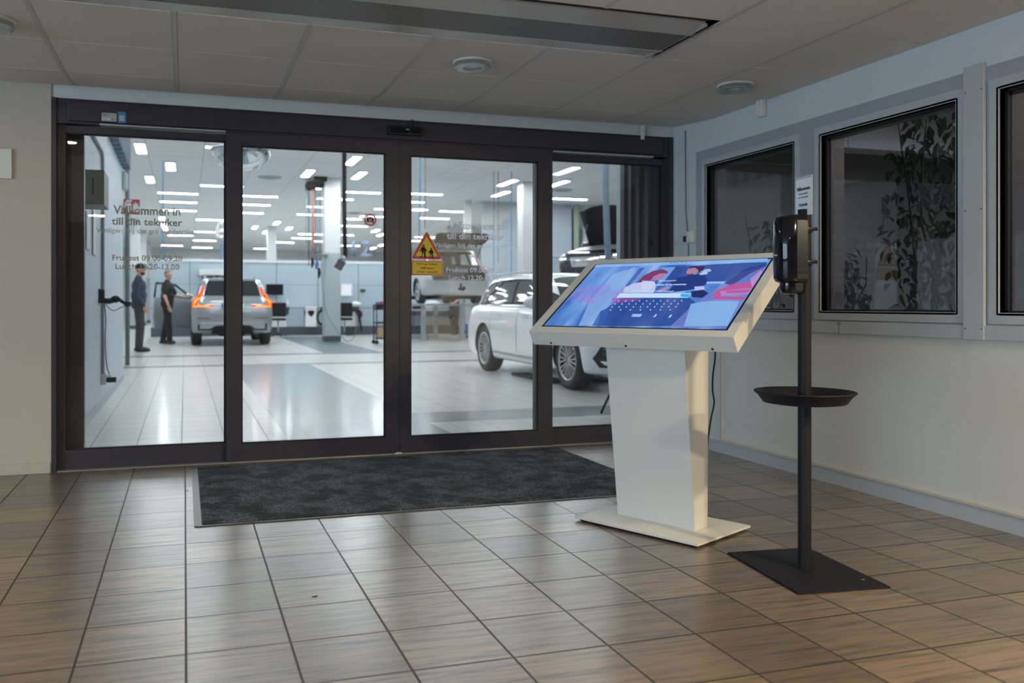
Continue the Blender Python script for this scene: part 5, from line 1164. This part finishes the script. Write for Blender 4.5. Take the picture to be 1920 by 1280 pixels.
mb = MB(); mb.box(.5, 4.2, -.62, .62, .12, .24); mb.cyl((.35, .3, .24), (.35, .62, .24), .10); mb.tube([(.98, -.8, .32), (.98, .8, .32)], .05, 8); obj('underbody', mb, 'matblack', sc_)
# tailgate
hz = 1.42; gm = Matrix.Translation((.62, 0, hz)) @ Matrix.Rotation(math.radians(20), 4, 'Y')
mb = MB(); out_ = [(0, -.56), (-.35, -.62), (-.55, -.70), (-1.0, -.72), (-1.06, -.62), (-1.08, 0), (-1.06, .62), (-1.0, .72), (-.55, .70), (-.35, .62), (0, .56)]
mb.prism([(x, y, -.10 if x < -.5 else -.02) for x, y in out_], (0, 0, .10)); bmesh.ops.transform(mb.bm, matrix=gm, verts=mb.bm.verts); tg = obj('tailgate', mb, 'matblack', sc_)
mb = MB(); mb.prism([(-.08, -.50, -.03), (-.42, -.58, -.08), (-.42, .58, -.08), (-.08, .50, -.03)], (0, 0, -.012)); bmesh.ops.transform(mb.bm, matrix=gm, verts=mb.bm.verts); obj('tailgate_window', mb, 'cglass2', tg)
for s in (-1, 1): mb = MB(); mb.cyl((.30, s*.60, 1.2), (-.15, s*.62, 1.55), .014, seg=6); obj('gas_strut', mb, 'black', sc_)
# lift
lf = empty('car_lift', (6.82, 17.1, 0)); tag(lf, 'grey post lift carrying the silver estate car', 'car lift')
for x in (-.56, .55):
    for y in (0, 2.6): mb = MB(); mb.box(x-.055, x+.055, y-.06, y+.06, 0, .95); obj('lift_post', mb, 'galv', lf)
    mb = MB(); mb.box(x*1.36-.2, x*1.36+.2, -.15, 3.9, .95, 1.015); obj('lift_platform', mb, 'steel', lf)
# bench with bags under/behind the raised car
e = empty('work_bench', (7.85, PY-.3, 0)); tag(e, 'work bench along the partition under the raised silver car', 'work bench')
mb = MB(); mb.box(-.75, .75, -.3, .25, .78, .84); obj('bench_top', mb, 'alu2', e); mb = MB(); mb.box(-.6, .6, -.2, .25, .62, .78); obj('bench_drawer', mb, 'kick', e)
for x in (-.65, .65): mb = MB(); mb.box(x-.02, x+.02, -.25, -.2, 0, .78); obj('bench_leg', mb, 'kick', e)
e = empty('plastic_sack', (7.95, PY-.22, .872)); tag(e, 'white plastic sack lying on the bench beneath the silver car', 'sack'); mb = MB(); mb.ell((0, 0, .12), (.28, .16, .14)); mb.ell((.18, .0, .08), (.2, .14, .09)); mb.ell((-.15, 0, .07), (.18, .14, .08)); obj('sack_body', mb, 'paper', e, smooth=True)
e = empty('tool_bag', (7.45, PY-.48, .841)); tag(e, 'black tool bag on the bench in front of the white sack', 'bag'); mb = MB(); mb.box(-.25, .12, -.08, .08, 0, .11, bev=.02); obj('bag_body', mb, 'matblack', e); mb = MB(); mb.tube([(-.15, 0, .1), (-.1, 0, .15), (0, 0, .15), (.05, 0, .1)], .01, 6); obj('bag_handle', mb, 'black', e)
e = empty('hose_drum', (6.85, PY-.045, .62)); tag(e, 'round grey hose drum on the partition under the raised car', 'hose drum'); mb = MB(); mb.cyl((0, -.08, 0), (0, .04, 0), .17, seg=24); obj('drum_body', mb, 'seam', e); mb = MB(); mb.cyl((0, -.1, 0), (0, -.08, 0), .09, seg=20); obj('drum_hub', mb, 'galv', e)
a = atY(874, 615, 18.6); e = empty('blue_bucket', (a.x+.12, 18.6, 0)); tag(e, 'blue plastic bucket on a black foot right of the lift post', 'bucket')
mb = MB(); mb.prism([(-.11, -.11, .14), (.11, -.11, .14), (.11, .11, .14), (-.11, .11, .14)], (0, 0, .28)); obj('bucket_body', mb, mat('blue plastic', (.02, .10, .50), .4), e); mb = MB(); mb.lathe([(0, 0), (.13, 0), (.13, .06), (.06, .14), (0, .14)], seg=20); obj('bucket_foot', mb, 'black', e)
# ---------- black car with open bonnet on the right
bc, bb, db, S4 = build_car('estate_car', 'black car with raised bonnet behind the kiosk on the right', EST, (.98, 3.85), .34, 1.84, 'pblack', wheelw=.23, rim='five')
bc.location = (12.30, 14.1, 1.38); bc.rotation_euler = (0, 0, PI+.61)
for s in (-1, 1):
    side_windows(db, s, 1.025, 1.33, .42, 3.28)
    db('head_lamp', [(s*.55, .62), (s*.84, .60), (s*.88, .70), (s*.60, .72)], 'f', 'chrome', off=.008)
    mb = MB(); mb.ell((3.06, s*.98, 1.03), (.085, .13, .085)); obj('wing_mirror', mb, 'pblack', bc, smooth=True)
db('windscreen', [(2.62, -.50), (3.35, -.66), (3.40, 0), (3.35, .66), (2.62, .50), (2.58, 0)], 'z', 'cglass', off=.006)
db('grille', [(-.40, .45), (.40, .45), (.46, .66), (-.46, .66)], 'f', 'chrome', off=.008)
db('engine_bay', [(3.5, -.62), (4.38, -.58), (4.45, 0), (4.38, .58), (3.5, .62)], 'z', 'steel', off=.01)
mb = MB(); mb.prism([(0, -.66, 0), (.95, -.60, 0), (1.05, -.3, .0), (1.08, 0, 0), (1.05, .3, 0), (.95, .60, 0), (0, .66, 0)], (0, 0, .04)); bmesh.ops.transform(mb.bm, matrix=Matrix.Translation((3.46, 0, .98)) @ Matrix.Rotation(math.radians(-52), 4, 'Y'), verts=mb.bm.verts); obj('open_bonnet', mb, 'matblack', bc)
mb = MB(); mb.cyl((4.2, -.5, .82), (3.95, -.45, 1.45), .012, seg=6); obj('bonnet_stay', mb, 'steel', bc)
lf = empty('car_lift', (12.30-.82*2.4, 14.1-.573*2.4, 0), -PI/2+.61); tag(lf, 'grey lift under the black car with raised bonnet', 'car lift')
for x in (-.5, .5):
    for y in (-1., 1.): mb = MB(); mb.box(x-.06, x+.06, y-.06, y+.06, 0, 1.28); obj('lift_post', mb, 'galv', lf)
    mb = MB(); mb.box(x*1.6-.2, x*1.6+.2, -2.1, 2.1, 1.28, 1.36); obj('lift_platform', mb, 'steel', lf)
# jack plate under the white car
a = atZ(985, 712, 0); e = empty('jack_plate', (4.95, 5.1, 0)); tag(e, 'low dark jack plate on the floor under the white estate car', 'jack'); mb = MB(); mb.box(-.5, .45, -.7, .7, .001, .035, bev=.008); obj('jack_base', mb, 'matblack', e); mb = MB(); mb.box(-.3, .3, -.5, .5, .035, .09, bev=.01); obj('jack_arm', mb, 'steel', e)
# chair or stand leg at the right, behind the kiosk
a = atZ(1134, 777, 0)
e = empty('queue_stand', (a.x+.12, a.y, 0)); tag(e, 'thin black tripod stand just behind the kiosk column', 'stand')
for k in range(3): an = PI+2*PI*k/3; mb = MB(); mb.tube([(.16*math.cos(an), .16*math.sin(an), .012), (.0, 0, .32)], .012, 8); obj('leg', mb, 'matblack', e)
mb = MB(); mb.cyl((0, 0, .3), (0, 0, .55), .014, seg=8); obj('stand_pole', mb, 'matblack', e)

# ============================================================ PEOPLE
def remesh(o, vox, sm=3):
    md = o.modifiers.new('r', 'REMESH'); md.mode = 'VOXEL'; md.voxel_size = vox; md.use_smooth_shade = True
    m2 = o.modifiers.new('s', 'SMOOTH'); m2.factor = .5; m2.iterations = sm
    bpy.context.view_layer.update(); me = bpy.data.meshes.new_from_object(o.evaluated_get(bpy.context.evaluated_depsgraph_get())); mats = list(o.data.materials)
    o.modifiers.clear(); o.data = me; me.materials.clear(); [me.materials.append(m) for m in mats]
    for p in me.polygons: p.use_smooth = True
def person(label, loc, rz, P, top='navy', sleeve='long', trou='trou', head='cap', scale=1.0):
    """P: joints in metres, x forward, y to the person's left"""
    e = empty('person', loc, rz); tag(e, label, 'person'); e.scale = (scale,)*3
    V = {k: Vector(v) for k, v in P.items()}
    b = MB()
    b.ell(V['pel'], (.11, .155, .12)); b.ell(V['pel'].lerp(V['chest'], .5), (.125, .155, .17)); b.ell(V['chest'], (.115, .175, .16))
    b.limb([V['chest']+Vector((0, 0, .10)), V['neck']], [.085, .055]); b.limb([V['neck'], V['neck'].lerp(V['head'], .6)], [.055, .055])
    hd = V['head']; hf = (V['look']-hd).normalized(); hr = Vector((-hf.y, hf.x, 0)); HR = Matrix((hf, hr, Vector((0, 0, 1)))).transposed()
    b.ell(hd+Vector((0, 0, .02)), (.098, .076, .105), HR); b.ell(hd+hf*.035+Vector((0, 0, -.05)), (.058, .052, .062), HR)
    b.ell(hd+hf*.097+Vector((0, 0, -.012)), (.022, .013, .022), HR); b.ell(hd+hf*.084+Vector((0, 0, -.052)), (.014, .026, .010), HR)
    b.ell(hd+hf*.072+Vector((0, 0, -.098)), (.022, .026, .018), HR)
    for s in (-1, 1): b.ell(hd+hr*(.078*s)-hf*.008+Vector((0, 0, -.005)), (.020, .010, .032), HR); b.ell(hd+hf*.088+hr*(.03*s)+Vector((0, 0, .022)), (.012, .022, .008), HR)
    for s, k in ((1, 'l'), (-1, 'r')):
        b.limb([V['sh'+k], V['el'+k], V['wr'+k]], [.055, .043, .030])
        w_, h_ = V['wr'+k], V['ha'+k]; d = (h_-w_).normalized(); pd = Vector((0, s, 0)); q = d.cross(pd).normalized(); pd = q.cross(d)
        b.ell(w_+d*.05, (.05, .016, .036), Matrix((d, pd, q)).transposed())
        for i, (o_, ln, cu) in enumerate([(.030, .072, .010), (.010, .080, .014), (-.011, .075, .018), (-.030, .058, .022)]):
            p0 = w_+d*.085+q*o_; p1 = p0+d*ln*.5-pd*cu*.6; p2 = p0+d*ln-pd*(cu+.022); b.limb([p0-d*.02, p1, p2], [.0095, .009, .0075], 8)
        p0 = w_+d*.03+q*.03; b.limb([p0, p0+d*.03+q*.022-pd*.01, p0+d*.055+q*.026-pd*.022], [.012, .010, .009], 8)
        b.limb([V['pel']+Vector((0, s*.085, -.02)), V['kn'+k], V['an'+k]], [.085, .058, .042]); b.limb([V['an'+k], V['an'+k].lerp(V['to'+k], .55)], [.036, .022])
    body = obj('body', b, 'skin', e); remesh(body, .0085, 2)
    t = MB(); t.ell(V['pel']+Vector((0, 0, .03)), (.145, .185, .13)); t.ell(V['pel'].lerp(V['chest'], .45), (.158, .188, .19)); t.ell(V['chest'], (.145, .20, .18)); t.limb([V['chest']+Vector((-.01, 0, .10)), V['neck']+Vector((-.005, 0, -.005))], [.10, .066])
    for k in 'lr':
        t.limb([V['chest']+Vector((0, 0, .09)), V['sh'+k]], [.085, .074])
        if sleeve == 'long': t.limb([V['sh'+k], V['el'+k], V['wr'+k]], [.074, .060, .046])
        else: t.limb([V['sh'+k], V['sh'+k].lerp(V['el'+k], .75)], [.074, .068])
    j = obj('jacket' if sleeve == 'long' else 'shirt', t, top, e); remesh(j, .014, 3)
    t = MB(); t.ell(V['pel']+Vector((-.015, 0, -.03)), (.145, .18, .13))
    for s, k in ((1, 'l'), (-1, 'r')): t.limb([V['pel']+Vector((0, s*.085, -.04)), V['kn'+k], V['an'+k]+Vector((0, 0, .02))], [.11, .083, .066])
    j = obj('trousers', t, trou, e); remesh(j, .014, 3)
    for k in 'lr':
        t = MB(); d = (V['to'+k]-V['an'+k]); d.z = 0; d.normalize(); c = V['an'+k]; c = Vector((c.x, c.y, 0)); Q = Matrix((d, Vector((-d.y, d.x, 0)), Vector((0, 0, 1)))).transposed()
        t.ell(c+d*.06+Vector((0, 0, .05)), (.15, .052, .048), Q); t.ell(c+Vector((0, 0, .07)), (.065, .052, .065), Q); t.ell(c+d*.06+Vector((0, 0, .024)), (.158, .056, .024), Q)
        j = obj('shoe', t, 'shoe', e); remesh(j, .010, 2)
    t = MB()
    if head == 'cap':
        t.ell(hd+Vector((0, 0, .055))-hf*.004, (.104, .086, .082), HR); t.ell(hd+hf*.115+Vector((0, 0, .045)), (.07, .06, .010), HR); j = obj('cap', t, 'cap', e)
    else:
        t.ell(hd+Vector((0, 0, .058))-hf*.016, (.100, .084, .078), HR); t.ell(hd+Vector((0, 0, .01))-hf*.035, (.078, .080, .085), HR); j = obj('hair', t, 'hair', e)
    remesh(j, .009, 2)
    if head == 'cap':
        t = MB(); t.ell(hd+hf*.045+Vector((0, 0, -.075)), (.052, .060, .045), HR); j = obj('beard', t, mat('dark beard', (.06, .04, .03), .9), e); remesh(j, .009, 1)
    return e
stand = dict(pel=(0, 0, 1.0), chest=(0, 0, 1.33), neck=(.0, 0, 1.53), head=(.03, 0, 1.68), look=(1, -.25, 1.66), shl=(0, .19, 1.44), shr=(0, -.19, 1.44), ell=(-.03, .25, 1.15), elr=(-.04, -.25, 1.15), wrl=(.07, .24, .93), wrr=(.10, -.22, .95), hal=(.12, .24, .84), har=(.16, -.20, .87),
             knl=(.01, .11, .54), knr=(.04, -.11, .54), anl=(-.02, .12, .08), anr=(.02, -.12, .08), tol=(.14, .16, .04), tor=(.2, -.13, .04))
person('person in dark jacket and black cap standing with arms down', (-.93, 13.72, 0), math.radians(0), stand, scale=1.035)
s2 = dict(stand); s2.update(ell=(.12, .25, 1.18), wrl=(.36, .20, 1.14), hal=(.46, .18, 1.15), look=(1, -.55, 1.62), elr=(.02, -.27, 1.17), wrr=(.13, -.30, .93), har=(.17, -.31, .84), tor=(.2, -.2, .04), knr=(.07, -.13, .54), anr=(.10, -.14, .08), anl=(-.14, .08, .08), tol=(.02, .14, .04), knl=(-.05, .1, .54))
person('person in black short sleeved shirt reaching towards the open car door', (-.42, 17.3, 0), math.radians(-18), s2, top='bcloth', sleeve='short', trou='bcloth', head='hair', scale=1.04)
s3 = dict(stand); s3.update(knl=(.05, .12, .54), anl=(.12, .16, .08), tol=(.28, .2, .04), anr=(-.16, -.12, .08), tor=(0, -.12, .04), ell=(.05, .27, 1.2), elr=(.05, -.27, 1.2), wrl=(.22, .15, 1.02), wrr=(.22, -.15, 1.02), hal=(.3, .08, 1.0), har=(.3, -.08, 1.0), look=(1, 0, 1.7))
a = atY(852, 600, 21.35)
person('person in black work clothes standing beyond the raised silver car', (a.x, 21.35, 0), math.radians(215), s3, top='bcloth', sleeve='short', trou='bcloth', head='hair')

# ============================================================ OFFICE BEHIND THE DARK WINDOWS
struct(obj('floor', MB().box(3.66, 8.5, -9.5, 1.15, -.05, 0), mat('office floor', (.16, .14, .12), .5)))
struct(obj('ceiling', MB().box(3.66, 8.5, -9.5, 1.15, 2.55, 2.6), 'wallU'))
struct(obj('wall_office_right', MB().box(7.2, 7.3, -9.5, 1.15, 0, 2.6), mat('office wall', (.40, .36, .30), .7))).name = 'wall_right'
struct(obj('wall_office_back', MB().box(3.66, 7.2, .9, 1.0, 0, 2.6), mat('office wall grey', (.30, .33, .30), .7))).name = 'wall_back'
area('office_lamp', (5.8, -3.4, 2.5), .5, 170, (1, .82, .6)); area('office_lamp', (5.4, -1.2, 2.5), .4, 45, (.8, .9, 1))
def poster(px0, py0, px1, py1, X, m, label, txt=None):
    a = atX(px0, py0, X); b = atX(px1, py1, X); e = empty('wall_poster', (X, (a.y+b.y)/2, (a.z+b.z)/2)); tag(e, label, 'poster'); h = abs(a.y-b.y)/2; v = (a.z-b.z)/2
    mb = MB(); mb.box(-.02, 0, -h, h, -v, v); obj('poster_frame', mb, 'wallL', e); mb = MB(); mb.box(-.024, -.02, -h+.03, h-.03, -v+.03, v-.03); obj('poster_print', mb, m, e)
    if txt: textmesh('poster_text', txt, Matrix.Translation((-.026, 0, -.03)) @ Matrix(((0, 0, -1, 0), (-1, 0, 0, 0), (0, 1, 0, 0), (0, 0, 0, 1))), 'frost', e, w=h*.9, bold=.02)
M['darkprint'] = mat('dark blue poster print', (.02, .03, .07), .4)
poster(1553, 338, 1598, 440, 7.18, 'darkprint', 'dark poster behind the plants, at the left of the middle window')
poster(1606, 338, 1680, 438, 7.18, 'darkprint', 'dark poster behind the tall plant in the middle window')
poster(1884, 350, 1990, 452, 7.18, 'darkprint', 'dark blue poster with white letters behind the right window', 'ie')
def ficus(name, label, base, stems, crown, nleaf, ls=.085):
    e = empty(name, base); tag(e, label, 'plant', None)
    mb = MB(); mb.lathe([(0, 0), (.14, 0), (.19, .34), (.17, .34), (.16, .30), (0, .30)], seg=24); obj('plant_pot', mb, 'pot', e)
    tips = []
    mb = MB()
    for k in range(stems):
        a = 2*PI*k/stems+random.random(); p = Vector((.04*math.cos(a), .04*math.sin(a), .3)); pts = [p.copy()]
        tip = Vector((crown[0]*.7*math.cos(a), crown[1]*.8*math.sin(a), crown[3]*random.uniform(.85, 1)))
        for i in range(1, 7): q = p.lerp(tip, i/6)+Vector((random.uniform(-.04, .04), random.uniform(-.04, .04), 0)); pts.append(q)
        mb.tube(pts, [.014-.0018*i for i in range(7)], 6); tips += pts[2:]
    obj('plant_stem', mb, 'bark', e)
    mb = MB()
    for i in range(nleaf):
        while True:
            p = Vector((random.uniform(-1, 1), random.uniform(-1, 1), random.uniform(-1, 1)))
            if p.length < 1: break
        zc = (crown[2]+crown[3])/2; p = Vector((p.x*crown[0], p.y*crown[1], zc+p.z*(crown[3]-crown[2])/2))
        l = ls*random.uniform(.7, 1.2); w_ = l*.24
        R3 = Euler((random.uniform(.2, 1.5), random.uniform(-.5, .5), random.uniform(0, 2*PI))).to_matrix()
        sh = [(0, 0, 0), (w_*.8, -l*.3, .006), (w_, -l*.5, .004), (w_*.5, -l*.8, -.004), (0, -l, -.012), (-w_*.5, -l*.8, -.004), (-w_, -l*.5, .004), (-w_*.8, -l*.3, .006)]
        vs = [mb.bm.verts.new(p+R3 @ Vector(q)) for q in sh]; c_ = mb.bm.verts.new(p+R3 @ Vector((0, -l*.5, -.006)))
        for k in range(8): mb.bm.faces.new((vs[k], vs[(k+1) % 8], c_))
    o = obj('foliage', mb, 'leaf', e, normals=False)
    return e
def fx(px, X): return atX(px, 500, X).y
ficus('ficus_tree', 'tall leafy ficus behind the right half of the middle window', (4.40, fx(1755, 4.4), 0), 4, (.34, .30, .55, 2.35), 620, .085)
ficus('ficus_tree', 'low bushy ficus behind the left half of the middle window', (4.05, fx(1578, 4.05), 0), 4, (.20, .20, .45, 1.42), 320, .075)
ficus('ficus_tree', 'slim ficus with few leaves behind the left window', (4.6, fx(1440, 4.6), 0), 3, (.22, .22, .9, 1.85), 60, .11)
ficus('ficus_tree', 'sparse ficus behind the left edge of the right window', (4.2, fx(1895, 4.2), 0), 3, (.16, .2, .7, 2.0), 60, .09)
o = box('exit_sign', (6.9, 6.93, atX(1418, 310, 6.9).y, atX(1385, 310, 6.9).y, atX(1400, 321, 6.9).z, atX(1400, 309, 6.9).z), mat('dark red board', (.22, .02, .03), .5)); tag(o, 'small dark red sign seen high behind the left window', 'sign')
